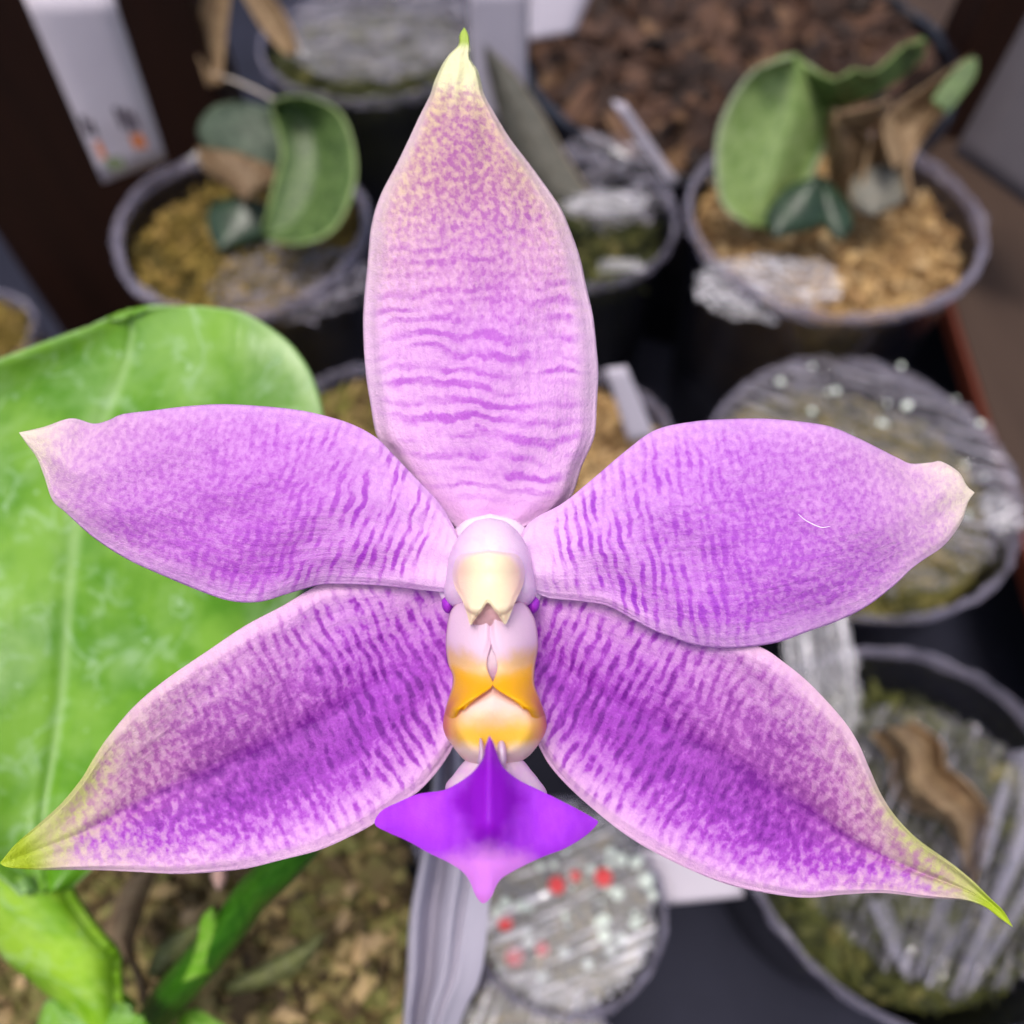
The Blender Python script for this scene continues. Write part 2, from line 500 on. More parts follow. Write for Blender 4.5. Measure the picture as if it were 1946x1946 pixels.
def col_column(m, x, y, cm):
    c = m.mixc(m.smooth(fy(1010), fy(985), y), lin(252, 222, 250), lin(253, 232, 252))
    side = m.smooth(0.10, 0.27, m.abs(m.sub(x, fx(931))))
    c = m.mixc(m.mul(side, 0.3), c, lin(240, 200, 242))
    return m.mixc(m.mul(m.smooth(0.5, 0.65, m.noise(cm, 14.0, 2.0)), 0.2), c, lin(232, 186, 236))
M_column = soft_mat('column_tissue', col_column, 0.38, 0.45, 0.2)

def col_anther(m, x, y, cm):
    dx = m.abs(m.sub(x, fx(929)))
    c = m.mixc(m.smooth(0.06, 0.20, dx), lin(246, 236, 200), lin(250, 214, 194))
    c = m.mixc(m.smooth(fy(1062), fy(1040), y), c, lin(246, 226, 226))
    c = m.mixc(m.mul(m.smooth(fy(1130), fy(1190), y), 0.7), c, lin(236, 206, 178))
    ex = m.mul(m.sub(x, fx(928)), 1 / (72 * KPX)); ey = m.mul(m.sub(y, fy(1100)), 1 / (62 * KPX))
    e = m.add(m.mul(ex, ex), m.mul(ey, ey))
    c = m.mixc(m.mul(m.mul(m.smooth(0.55, 1.0, e), m.smooth(fy(1125), fy(1095), y)), 0.85), c, lin(252, 222, 240))
    return m.mixc(m.mul(m.smooth(0.5, 0.7, m.noise(cm, 20.0, 2.0)), 0.25), c, lin(240, 226, 190))
M_anther = soft_mat('anther_cap_tissue', col_anther, 0.35, 0.45, 0.2)

def col_lobe(m, x, y, cm):
    n = m.mul(m.sub(m.noise(cm, 7.0, 3.0), 0.5), 0.10)
    yy = m.add(y, n)
    c = m.mixc(m.smooth(fy(1235), fy(1272), yy), lin(238, 206, 232), lin(238, 184, 38))
    side = m.abs(m.sub(x, fx(938)))
    red = m.mul(m.smooth(fy(1330), fy(1362), yy), m.smooth(0.20, 0.31, side))
    c = m.mixc(m.mul(m.smooth(fy(1310), fy(1340), yy), 0.4), c, lin(242, 186, 70))
    return m.mixc(red, c, lin(226, 134, 88))
M_lobe = soft_mat('side_lobe_tissue', col_lobe, 0.36, 0.4, 0.3)

def col_callus(m, x, y, cm):
    n = m.mul(m.sub(m.noise(cm, 6.0, 3.0), 0.5), 0.10)
    yy = m.add(y, n)
    c = m.mixc(m.smooth(fy(1338), fy(1396), yy), lin(250, 218, 212), lin(255, 208, 76))
    side = m.abs(m.sub(x, fx(941)))
    c = m.mixc(m.mul(m.smooth(0.17, 0.29, side), 0.85), c, lin(242, 176, 104))
    c = m.mixc(m.mul(m.smooth(0.27, 0.335, side), 0.85), c, lin(226, 122, 98))
    return m.mixc(m.smooth(fy(1408), fy(1436), m.add(yy, m.mul(side, -0.10))), c, lin(252, 226, 216))
M_callus = soft_mat('callus_tissue', col_callus, 0.32, 0.45, 0.25)

def col_claw(m, x, y, cm):
    return m.mixc(m.smooth(0.4, 0.7, m.noise(cm, 8.0, 2.0)), lin(246, 222, 240), lin(240, 202, 238))
M_claw = soft_mat('claw_tissue', col_claw, 0.4, 0.4, 0.3)

def col_mid(m, x, y, cm):
    dx = m.sub(x, fx(928)); ax = m.abs(dx)
    n = m.sub(m.noise(cm, 6.0, 3.0), 0.5)
    n2 = m.noise(m.xyz(m.mul(x, 16.0), m.mul(y, 7.0)), 1.0, 3.0)
    wing = m.mixc(n2, lin(172, 40, 236), lin(198, 80, 250))

    # dark diamond on the keel
    dia = m.add(m.mul(ax, 1.0), m.mul(m.abs(m.sub(y, fy(1520))), 0.62))
    dia = m.smooth(0.30, 0.16, m.add(dia, m.mul(n, 0.16)))
    c = m.mixc(m.mul(dia, 0.9), wing, lin(150, 4, 206))
    # pink pool along the lower edge and the point
    low = m.add(m.sub(fy(1586), y), m.mul(ax, -0.38))
    low = m.smooth(-0.04, 0.16, m.add(low, m.mul(n, 0.22)))
    c = m.mixc(m.mul(low, 0.92), c, lin(236, 148, 248))
    tip = m.smooth(fy(1690), fy(1715), y)
    c = m.mixc(m.mul(tip, 0.6), c, lin(206, 116, 206))
    up = m.smooth(fy(1470), fy(1415), y)
    return m.mixc(m.mul(up, 0.6), c, lin(146, 50, 178))
M_mid = soft_mat('midlobe_tissue', col_mid, 0.40, 0.35, 0.22)

def col_flat(c1, c2, sc):
    return lambda m, x, y, cm: m.mixc(m.noise(cm, sc, 3.0), c1, c2)
M_purple = soft_mat('purple_spot_tissue', col_flat(lin(168, 30, 208), lin(190, 70, 226), 9.0))
M_cavity = soft_mat('cavity_tissue', col_flat(lin(226, 182, 192), lin(212, 164, 176), 12.0))

# ------------------------------------------------------------------ plant materials
def leaf_mat(name, base, light, pale, edge=None, vein=0.03, rough=0.35, tr=0.2, sc=3.0, mottled=0.5, spec=0.5, residue=0.0):
    m = Mat(name)
    u, v = m.uv('uv'); s, t = m.uv('cm')
    cm = m.xyz(s, t, 0.0)
    n = m.noise(cm, sc, 4.0, 0.6)
    n2 = m.noise(cm, sc * 2.6, 3.0, 0.6, 0.6)
    col = m.mixc(m.smooth(0.35, 0.65, n), base, light)
    col = m.mixc(m.mul(m.smooth(0.48, 0.66, n2), mottled), col, pale)
    col = m.mixc(m.mul(m.smooth(vein, 0.0, m.abs(v)), 0.6), col, pale)
    if edge is not None:
        col = m.mixc(m.mul(m.smooth(0.86, 1.0, m.abs(v)), 0.8), col, edge)
    r = rough
    if residue > 0:   # dried water marks: thin closed rings and spots
        w = m.noise(cm, 1.5, 3.0, 0.5, 0.8)
        ring = m.smooth(0.045, 0.0, m.abs(m.sub(w, 0.54)))
        ring = m.mul(ring, m.smooth(0.42, 0.60, m.noise(cm, 2.2, 3.0)))
        spot = m.smooth(0.66, 0.74, m.noise(cm, 5.5, 2.0))
        res = m.clamp(m.add(m.mul(ring, 0.55), m.mul(spot, 0.8)))
        film = m.smooth(0.50, 0.62, m.noise(m.xyz(m.mul(s, 0.8), m.mul(t, 1.1), 2.0), 1.0, 4.0))
        col = m.mixc(m.mul(film, 0.25), col, lin(160, 196, 130))
        col = m.mixc(m.mul(res, residue), col, lin(196, 226, 196))
        r = m.mixf(res, rough, 0.6)
    nrm = m.bump(m.add(n2, m.mul(m.noise(m.xyz(m.mul(s, 1.2), m.mul(t, 10.0)), 1.0, 2.0), 0.5)), 0.22, 0.0005)
    pr = m.principled(col, r, spec, nrm)
    return m.end(m.mixs(tr, pr, m.translucent(col, nrm)))

M_leaf = leaf_mat('orchid_leaf_tissue', lin(80, 140, 8), lin(122, 172, 54), lin(160, 198, 124), edge=lin(150, 186, 120), vein=0.045, rough=0.32, residue=0.38, sc=0.9, mottled=0.15, spec=0.4)
M_stalk = leaf_mat('leaf_stalk_tissue', lin(120, 176, 22), lin(168, 214, 62), lin(192, 226, 110), vein=0.0001, rough=0.3, sc=1.2, mottled=0.3, residue=0.35)
M_stem = leaf_mat('flower_stem_tissue', lin(36, 88, 8), lin(54, 112, 16), lin(84, 140, 44), vein=0.0001, rough=0.32, sc=2.0, mottled=0.35)
M_bract = leaf_mat('bract_tissue', lin(96, 160, 30), lin(124, 184, 52), lin(160, 196, 96), vein=0.0001, rough=0.4, sc=2.0)
M_leaf_green = leaf_mat('seedling_leaf_green', lin(62, 88, 42), lin(90, 118, 62), lin(140, 160, 106), edge=lin(150, 174, 104), vein=0.02, rough=0.4, mottled=0.3)
M_leaf_pale = leaf_mat('seedling_leaf_pale', lin(120, 150, 78), lin(152, 178, 108), lin(168, 182, 142), edge=lin(180, 190, 160), vein=0.02, rough=0.4, mottled=0.35)
M_leaf_dark = leaf_mat('seedling_leaf_dark', lin(34, 52, 38), lin(52, 74, 54), lin(80, 100, 84), vein=0.02, rough=0.28, mottled=0.3)
M_leaf_grey = leaf_mat('withered_leaf_grey', lin(106, 104, 94), lin(128, 126, 116), lin(150, 142, 126), edge=lin(178, 152, 120), vein=0.02, rough=0.6, mottled=0.5)
M_leaf_tan = leaf_mat('dry_leaf_tan', lin(128, 100, 72), lin(164, 138, 104), lin(184, 160, 126), edge=lin(190, 160, 124), vein=0.02, rough=0.65, mottled=0.6, sc=4.0)
M_leaf_brown = leaf_mat('dry_leaf_brown', lin(96, 70, 44), lin(124, 100, 72), lin(150, 130, 100), edge=lin(170, 145, 110), vein=0.02, rough=0.65, mottled=0.6, sc=4.0)

M_leaf_sage = leaf_mat('sage_leaf', lin(62, 76, 60), lin(90, 104, 86), lin(120, 130, 112), vein=0.02, rough=0.35, mottled=0.3)
M_leaf_moss = leaf_mat('mossy_leaf', lin(92, 96, 52), lin(122, 128, 74), lin(150, 152, 110), vein=0.02, rough=0.6, mottled=0.6, sc=4.0)
M_flake = leaf_mat('pale_flake', lin(200, 160, 150), lin(216, 180, 172), lin(226, 196, 190), vein=0.0001, rough=0.6)

def chip_mat(name, stops, rough=0.75, sc=90.0):
    m = Mat(name)
    isl = m.node('ShaderNodeNewGeometry').outputs['Random Per Island']
    n = m.noise(m.obj(), sc, 4.0, 0.65)
    f = m.clamp(m.add(m.mul(isl, 0.75), m.mul(m.sub(n, 0.4), 0.9)))
    col = m.ramp(f, stops)
    nrm = m.bump(m.noise(m.obj(), 420.0, 4.0, 0.7), 0.7, 0.0008)
    return m.end(m.principled(col, rough, 0.35, nrm))

M_moss = chip_mat('moss_and_bark', [(0, lin(52, 36, 22)), (0.3, lin(104, 82, 50)), (0.55, lin(112, 110, 46)), (0.8, lin(150, 128, 76)), (1, lin(186, 160, 116))])
M_yellowmoss = chip_mat('yellow_moss', [(0, lin(50, 42, 16)), (0.35, lin(98, 84, 30)), (0.7, lin(138, 116, 50)), (1, lin(172, 140, 86))])
M_straw = chip_mat('straw_moss', [(0, lin(66, 46, 28)), (0.3, lin(134, 102, 64)), (0.7, lin(182, 150, 100)), (1, lin(216, 192, 152))])
M_olive = chip_mat('olive_moss', [(0, lin(40, 40, 20)), (0.4, lin(84, 82, 36)), (0.7, lin(126, 114, 60)), (1, lin(166, 148, 104))])
M_barkchip = chip_mat('bark_chips', [(0, lin(22, 13, 10)), (0.4, lin(54, 36, 28)), (0.75, lin(90, 64, 50)), (1, lin(124, 96, 68))])
M_darkmoss = chip_mat('dark_moss', [(0, lin(18, 18, 12)), (0.4, lin(48, 52, 22)), (0.75, lin(80, 84, 36)), (1, lin(128, 118, 70))])
M_ownmoss = chip_mat('mossy_orchid_bark', [(0, lin(38, 26, 16)), (0.3, lin(90, 74, 44)), (0.55, lin(104, 104, 52)), (0.8, lin(150, 128, 86)), (1, lin(200, 170, 134))], sc=140.0)

def plastic_mat(name, tint, haze, rough, through=(0.86, 0.86, 0.9), streak=0.0, spec=1.0):
    m = Mat(name)
    lw = m.node('ShaderNodeLayerWeight'); lw.inputs[0].default_value = 0.35
    f = m.add(haze, m.mul(lw.outputs['Facing'], 0.5))
    if streak:
        uu, vv = m.uv('uv')
        n = m.noise(m.xyz(m.mul(uu, 0.5), m.mul(vv, 8.0), 0.0), 1.0, 5.0, 0.65, 0.2)
        f = m.add(f, m.mul(m.smooth(0.52, 0.68, n), streak))  # reflection streaks put in as whiter, more opaque bands
    tn = m.node('ShaderNodeBsdfTransparent'); m.put(tn.inputs[0], through)
    nrm = m.bump(m.noise(m.obj(), 240.0, 3.0, 0.6), 0.35, 0.0006)
    return m.end(m.mixs(m.clamp(f), tn.outputs[0], m.principled(tint, rough, spec, nrm)))

M_clear = plastic_mat('clear_pot_plastic', lin(84, 82, 94), 0.06, 0.18)
M_rim = plastic_mat('clear_pot_rim', lin(170, 164, 184), 0.20, 0.16)
M_smoke = plastic_mat('smoky_pot_plastic', lin(26, 26, 34), 0.72, 0.22)
M_film = plastic_mat('crinkled_clear_film', lin(196, 190, 204), 0.0, 0.05, (0.95, 0.95, 0.97), streak=0.55)
M_film_bright = plastic_mat('bright_crinkled_film', lin(250, 247, 253), 0.16, 0.05, (0.95, 0.95, 0.97), streak=0.95)  # whiter copy of the film; its sparkle is put into tint and streaks
M_foldfilm = plastic_mat('glassy_fold_film', lin(200, 196, 212), 0.0, 0.04, (0.97, 0.97, 0.98), streak=0.38)
M_fold = plastic_mat('folded_film', lin(244, 242, 250), 0.30, 0.03)

def plain(name, c1, c2, sc, rough=0.5, spec=0.4, stretch=(1, 1, 1), bumpd=0.0003, tr=0.0):
    m = Mat(name)
    vec = m.vscale(m.obj(), stretch)
    col = m.mixc(m.noise(vec, sc, 4.0, 0.6), c1, c2)
    nrm = m.bump(m.noise(vec, sc * 3, 3.0), 0.35, bumpd)
    sh = m.principled(col, rough, spec, nrm)
    if tr: sh = m.mixs(tr, sh, m.translucent(col))
    return m.end(sh)

M_ground = plain('black_bench_liner', lin(22, 23, 34), lin(42, 43, 58), 40.0, 0.7, 0.15, bumpd=0.0006)
M_wood = plain('dark_stained_wood', lin(20, 8, 4), lin(52, 26, 14), 30.0, 0.6, 0.25, (3, 3, 0.35), 0.0008)
M_rail = plain('weathered_rail_wood', lin(48, 33, 26), lin(74, 58, 48), 30.0, 0.7, 0.3, (3, 0.4, 3), 0.0008)
M_railside = plain('red_stained_rail_side', lin(78, 30, 18), lin(104, 48, 32), 30.0, 0.7, 0.3, (3, 0.4, 3))
M_white = plain('white_label_plastic', lin(232, 222, 234), lin(242, 234, 244), 60.0, 0.45, 0.4, tr=0.2)
M_grey = plain('grey_label_plastic', lin(78, 73, 78), lin(92, 86, 92), 60.0, 0.5, 0.4)
M_lavgrey = plain('lavender_label_plastic', lin(176, 170, 186), lin(192, 186, 200), 60.0, 0.5, 0.4)
M_tag = plain('grey_white_strip_plastic', lin(178, 174, 192), lin(206, 200, 216), 90.0, 0.35, 0.5, tr=0.25)
M_red = plain('red_print', lin(214, 40, 48), lin(232, 84, 84), 200.0, 0.3, 0.6)
M_ink = plain('black_ink', lin(52, 46, 56), lin(74, 66, 78), 200.0, 0.6, 0.2)
M_orange = plain('orange_ink', lin(176, 96, 56), lin(196, 126, 84), 200.0, 0.6, 0.2)
M_glint = plastic_mat('painted_glint', lin(240, 250, 238), 0.8, 0.03, (0.95, 0.97, 0.95))  # near-white tint stands in for sparkling highlights
M_fibre = plain('pale_fibre', lin(200, 190, 180), lin(220, 210, 200), 200.0, 0.5, 0.3)
M_hair = plain('white_lint', lin(250, 240, 250), lin(255, 250, 255), 200.0, 0.5, 0.3)

# ------------------------------------------------------------------ the setting
def boxw(name, c8, mat, parent=None, origin=None):
    f = [(0, 3, 2, 1), (4, 5, 6, 7), (0, 1, 5, 4), (1, 2, 6, 5), (2, 3, 7, 6), (3, 0, 4, 7)]
    return build(name, c8, f, mat, parent, None, False, origin)

def box_axis(name, lo, hi, mat, parent=None, origin=None, bev=0.0):
    x0, y0, z0 = lo; x1, y1, z1 = hi
    o = boxw(name, [(x0, y0, z0), (x1, y0, z0), (x1, y1, z0), (x0, y1, z0), (x0, y0, z1), (x1, y0, z1), (x1, y1, z1), (x0, y1, z1)], mat, parent, origin)
    if bev:
        b = o.modifiers.new('edge', 'BEVEL'); b.width = bev * CM; b.segments = 3
    return o

g = 4000.0
ground = build('ground', [(-g, -g, 0), (g, -g, 0), (g, g, 0), (-g, g, 0)], [(0, 1, 2, 3)], M_ground, None, None, False, (0, 0, 0))
tag(ground, kind='structure')

post = box_axis('wooden_post', (-15.0, 19.2, 0), (-7.2, 21.0, 14), M_wood, bev=0.15, origin=(-11.8, 20.0, 0))
tag(post, 'dark brown timber post rising behind the white label, left of the pots', 'post')

post2 = box_axis('wooden_post', (13.6, 24.5, 0), (20, 26.5, 13), M_wood, bev=0.15, origin=(16.5, 25.5, 0))
tag(post2, 'dark timber post at the upper right behind the large grey label', 'post')

rail = empty('wooden_rail', (12, 12, 0))
tag(rail, 'weathered brown wooden rail with a reddish side along the right edge', 'rail')
def slab(name, pts, z0, z1, mat, parent):
    v = [(x, y, z0) for x, y in pts] + [(x, y, z1) for x, y in pts]
    return boxw(name, v, mat, parent)
slab('board', [(11.35, 1.0), (22, 1.0), (22, 40), (13.9, 40)], 3.45, 4.0, M_rail, rail)
slab('side_board', [(11.2, 1.0), (11.347, 1.0), (13.897, 40), (13.75, 40)], 3.4, 3.95, M_railside, rail)

# ------------------------------------------------------------------ pots
def pot(px, py, d, wpx, label, fill, fill_mat, wall=M_clear, rimm=M_rim, lip=0.09, group='small clear plastic pots on the bench', depth=0.9, n=420,
        size=(0.18, 0.5), taper=0.8, wob=0.012, mound=0.25, name='plant_pot', seed=0, cat='pot', strand=True):
    c = at(px, py, d); R = wpx * d / FPX / 2
    base = np.array([c[0], c[1], 0.0])
    e = empty(name, base)
    tag(e, label, cat, group)
    H = c[2]
    rb = R * taper
    lathe('wall', base, [(rb * 0.6, 0.02), (rb, 0.02), (rb + (R - rb) * 0.5, H * 0.5), (R * 0.985, H - 0.3), (R * 0.99, H - 0.25)], wall, e, wob=wob, seed=seed)
    lathe('rim', base, [(R * 0.992, H - 0.28), (R + lip * 0.5, H - 0.24), (R + lip * 0.55, H - 0.04), (R + lip * 0.3, H + 0.03), (R - lip * 0.3, H + 0.02), (R - lip * 0.45, H - 0.06), (R * 0.99 - 0.02, H - 0.25)], rimm, e, wob=wob, seed=seed, crink=0.045)
    # growing medium: a body plus loose pieces on top
    hf = H - depth
    rf = rb + (R - rb) * hf / H - 0.10 - 0.03 * R
    lathe('growing_medium', base, [(0.001, 0.05), (rb - 0.12 - 0.04 * R, 0.05), (rf, hf), (rf * 0.9, hf + mound * 0.25), (rf * 0.5, hf + mound * 0.8), (0.001, hf + mound)], fill_mat, e, n=48)
    items = []
    if strand: n = int(n * 3.2)
    for i in range(n):
        a = rng.uniform(0, 2 * math.pi); r = rf * math.sqrt(rng.uniform(0, 1)) * 0.97
        h = hf + mound * (1 - (r / rf) ** 2) + rng.uniform(-0.10, 0.20)
        s = rng.uniform(size[0], size[1]) * np.array([1, rng.uniform(0.35, 0.8), rng.uniform(0.25, 0.6)])
        if strand and i % 8:
            s = rng.uniform(0.18, 0.55) * np.array([1, rng.uniform(0.10, 0.22), rng.uniform(0.08, 0.16)])
        items.append((base + np.array([r * math.cos(a), r * math.sin(a), h]), s, rotm(0.55 if strand else 0.8), 0.4))
    for i in range(n // 8 if wall is M_clear else 0):      # pieces pressed against the clear wall
        a = rng.uniform(0, 2 * math.pi); h = rng.uniform(0.3, hf)
        r = rb + (R - rb) * h / H - 0.12
        s = rng.uniform(size[0], size[1]) * np.array([1, rng.uniform(0.3, 0.6), rng.uniform(0.3, 0.7)])
        items.append((base + np.array([r * math.cos(a), r * math.sin(a), h]), s, rotm(1.2), 0.3))
    boxes('loose_pieces', items, fill_mat, e, kind='stuff')
    return e, c, R

def film(name, px, py, d, wpx, hpx, label, ang, seed, parent=None, n=26, amp=0.22, fold=0.5, tilt=0.0, mat=None, rise=0.0):
    """crumpled clear plastic lying over a pot: flat facets with ridges running along ang"""
    r = np.random.default_rng(seed)
    c = at(px, py, d)
    R = wpx * d / FPX / 2
    sy = hpx / wpx
    ca, sa = math.cos(ang), math.sin(ang)
    ridge = r.normal(0, 1, 200)
    V, idx, F, U = [], {}, [], []
    for i in range(n):
        for j in range(n):
            x = (i + r.uniform(-0.35, 0.35)) / (n - 1) * 2 - 1
            y = (j + r.uniform(-0.35, 0.35)) / (n - 1) * 2 - 1
            if x * x + y * y > 1.02: continue
            q = -x * sa + y * ca
            k = (q + 1.2) * 22
            k0 = int(k); f = k - k0
            z = (ridge[k0] * (1 - f) + ridge[k0 + 1] * f) * amp * fold + r.normal(0, amp * 0.35) + rise * (1 - x * x - y * y)
            idx[(i, j)] = len(V)
            V.append(c + np.array([x * R, y * R * sy, z + tilt * y * R])); U.append((R * (x * ca + y * sa) + seed, R * q))
    for (i, j) in list(idx):
        if (i + 1, j) in idx and (i, j + 1) in idx and (i + 1, j + 1) in idx:
            a, b, cc, dd = idx[(i, j)], idx[(i + 1, j)], idx[(i + 1, j + 1)], idx[(i, j + 1)]
            if (i + j) % 2: F += [(a, b, cc), (a, cc, dd)]
            else: F += [(a, b, dd), (b, cc, dd)]
    o = build(name, V, F, mat or M_film, parent, {'uv': U}, False, c if parent is None else None)
    if label: tag(o, label, 'plastic film', 'crumpled clear films over pots')
    return o

G = 'small clear plastic pots on the bench'
p_left, c_left, R_left = pot(458, 425, 19.0, 470, 'clear rimmed pot of yellow moss at upper left, beside the timber post', 'moss', M_yellowmoss, wall=M_smoke, lip=0.20, depth=0.75, wob=0.02, seed=1, n=520)
p_mid, c_mid, R_mid = pot(1080, 405, 20.0, 400, 'dark smoky pot right behind the upright sepal, with a withered grey leaf', 'moss', M_darkmoss, wall=M_smoke, depth=1.0, seed=2, n=300)
p_right, c_right, R_right = pot(1585, 405, 19.0, 545, 'clear pot of straw coloured moss at upper right, holding the pale green seedling', 'moss', M_straw, wall=M_smoke, lip=0.15, depth=0.7, wob=0.015, seed=3, n=650)
p_mr, c_mr, R_mr = pot(1632, 905, 16.9, 590, 'round pot under crumpled clear film behind the right petal', 'moss', M_olive, wall=M_smoke, depth=0.9, seed=4, n=520)
p_br, c_br, R_br = pot(1745, 1560, 14.2, 690, 'dark pot with mossy fill and a dry leaf behind the lower right sepal tip', 'moss', M_darkmoss, wall=M_smoke, depth=1.2, seed=5, n=520)
p_cup, c_cup, R_cup = pot(1075, 1715, 13.2, 370, 'small clear cup with red marked film below the purple lip', 'bark', M_olive, depth=0.9, seed=6, n=200)
p_cup2, c_cup2, R_cup2 = pot(1005, 2030, 12.6, 330, 'small clear cup cut off by the bottom edge, below the red marked cup', 'bark', M_olive, depth=0.8, seed=7, n=160)
p_c1, c_c1, R_c1 = pot(1085, 850, 17.4, 400, 'pot of straw moss with a lavender label behind the right side of the upright sepal', 'moss', M_straw, depth=0.6, seed=8, n=380)
p_c2, c_c2, R_c2 = pot(690, 810, 17.4, 300, 'pot of brown moss between the big green leaf and the upright sepal', 'moss', M_moss, depth=0.6, seed=9, n=300)
p_fl, c_fl, R_fl = pot(-70, 640, 22.0, 250, 'pot of yellow green moss cut off by the left edge above the big leaf', 'moss', M_yellowmoss, depth=0.5, seed=10, n=200)
p_bk, c_bk, R_bk = pot(710, 70, 25.0, 420, 'olive filled pot under streaky film at the top, left of the upright sepal tip', 'moss', M_darkmoss, wall=M_smoke, depth=0.8, seed=11, n=300)
p_bark, c_bark, R_bark = pot(1400, 100, 23.5, 800, 'large pot of brown bark chips at the top behind the pale green seedling', 'bark', M_barkchip, depth=0.25, seed=12, n=620, size=(0.4, 1.3), lip=0.3, wall=M_smoke, rimm=M_smoke, strand=False)
p_own, c_own, R_own = pot(290, 1880, 11.4, 1090, 'mossy bark filled pot of the flowering orchid at the lower left', 'bark', M_ownmoss, depth=0.35, seed=13, n=2800, size=(0.10, 0.50), mound=0.35, taper=0.85, strand=False)
p_bl, c_bl, R_bl = pot(1190, -150, 30.0, 420, 'dark pot at the very top above the bark chips', 'moss', M_darkmoss, wall=M_smoke, depth=0.6, seed=14, n=200)

film('plastic_film', 1640, 880, 16.55, 560, 560, 'streaky crumpled clear film over the round pot behind the right petal', math.radians(-24), 21, n=46, amp=0.07)
film('plastic_film', 560, 535, 18.4, 330, 240, 'crumpled clear film on the front of the yellow moss pot', math.radians(35), 22, n=22, amp=0.16)
film('plastic_film', 1150, 340, 19.4, 270, 300, 'shiny film over the dark pot behind the upright sepal', math.radians(-12), 23, n=22, amp=0.18)
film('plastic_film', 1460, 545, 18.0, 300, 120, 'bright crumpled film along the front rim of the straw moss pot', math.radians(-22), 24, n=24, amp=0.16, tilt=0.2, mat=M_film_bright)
film('plastic_film', 720, 60, 24.4, 380, 360, 'streaky film over the olive pot left of the upright sepal tip', math.radians(4), 25, n=30, amp=0.09)
fcup = film('plastic_film', 1075, 1712, 12.95, 355, 355, 'crumpled film with red marks and added glint balls on the cup below the lip', math.radians(20), 26, n=34, amp=0.10, mat=M_film_bright)
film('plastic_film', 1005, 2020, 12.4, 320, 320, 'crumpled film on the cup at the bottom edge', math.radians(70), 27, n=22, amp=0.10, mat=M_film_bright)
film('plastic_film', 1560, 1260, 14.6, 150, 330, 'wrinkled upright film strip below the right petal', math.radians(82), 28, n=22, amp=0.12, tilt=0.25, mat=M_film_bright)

film('plastic_film', 1770, 1590, 13.75, 560, 520, 'streaky clear film over the dark pot at the lower right', math.radians(58), 34, n=40, amp=0.07)
film('plastic_film', 1905, 975, 15.6, 95, 100, 'small white film piece added as a glint near the right edge below the right petal tip', 0.4, 31, n=12, amp=0.14, mat=M_film_bright)  # white piece added in place of a large glint
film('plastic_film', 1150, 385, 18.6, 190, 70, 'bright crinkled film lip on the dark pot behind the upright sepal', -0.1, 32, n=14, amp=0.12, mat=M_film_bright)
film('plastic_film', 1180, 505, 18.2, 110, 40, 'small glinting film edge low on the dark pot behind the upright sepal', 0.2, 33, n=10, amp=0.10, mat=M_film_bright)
# pale balls added as glints, and red printed marks, below the lip
glint_me = None
def ball(name, p, r, mat, parent, squash=0.6):
    global glint_me
    bm = bmesh.new(); bmesh.ops.create_icosphere(bm, subdivisions=2, radius=1.0)
    me = bpy.data.meshes.new(name); bm.to_mesh(me); bm.free()
    me.polygons.foreach_set('use_smooth', [True] * len(me.polygons)); me.materials.append(mat)
    o = bpy.data.objects.new(name, me); COL.objects.link(o)
    o.parent = parent; o.location = Vector((p - root_of(parent)) * CM); o.scale = (r * CM, r * CM, r * CM * squash)
    return o
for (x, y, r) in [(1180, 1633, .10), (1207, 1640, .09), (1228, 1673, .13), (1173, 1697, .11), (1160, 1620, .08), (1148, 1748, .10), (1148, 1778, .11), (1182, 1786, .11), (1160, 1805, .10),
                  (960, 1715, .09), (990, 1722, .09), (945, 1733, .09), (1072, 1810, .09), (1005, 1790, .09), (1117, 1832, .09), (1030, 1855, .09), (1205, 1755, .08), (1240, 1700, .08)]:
    ball('glint_ball', at(x, y, 12.75), r, M_glint, fcup)
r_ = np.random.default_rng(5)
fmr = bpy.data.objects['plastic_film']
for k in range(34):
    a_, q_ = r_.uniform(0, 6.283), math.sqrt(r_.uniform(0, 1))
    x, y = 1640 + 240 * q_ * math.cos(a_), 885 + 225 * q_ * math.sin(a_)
    ball('glint_ball', at(x, y, 16.2), float(r_.uniform(.035, .085)), M_glint, fmr)  # pale balls scattered over the film to imitate glints
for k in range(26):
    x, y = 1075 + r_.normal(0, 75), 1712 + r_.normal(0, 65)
    ball('glint_ball', at(x, y, 12.8), float(r_.uniform(.03, .07)), M_glint, fcup)
for (x, y, r) in [(1058, 1682, .14), (1147, 1667, .15), (960, 1752, .13), (978, 1817, .16), (1030, 1803, .11), (1092, 1665, .09)]:
    ball('red_mark', at(x, y, 12.80), r, M_red, fcup, 0.35)

# stiff clear folds standing in the lower right pot
fr = empty('plastic_film', at(1790, 1800, 13.9))
tag(fr, 'bundle of clear folded film strips standing in the lower right pot', 'plastic film', 'crumpled clear films over pots')
for (x0, y0, x1, y1, w) in [(1668, 1715, 1722, 1862, 34), (1800, 1690, 1738, 1856, 30), (1838, 1750, 1752, 1862, 26), (1952, 1560, 1800, 1905, 40), (1975, 1650, 1822, 1895, 34), (1905, 1490, 1858, 1650, 30), (1935, 1430, 1952, 1700, 34), (1925, 1640, 1848, 1780, 26)]:
    k_ = x0 * 0.013
    sheet('fold', [(x1, y1), ((x0 + x1) / 2 - w / 2 + 5, (y0 + y1) / 2), (x0 - w / 2, y0)], [(x1 + w * .5, y1 + 4), ((x0 + x1) / 2 + w / 2 + 4, (y0 + y1) / 2), (x0 + w / 2, y0 - 6)],
          lambda u, v: 13.6 - 0.5 * u - 0.10 * np.cos(2.6 * v + k_) + 0.05 * np.sin(11 * u + k_ * 7), M_foldfilm, fr, 14, 8, 0.02, smooth=False)

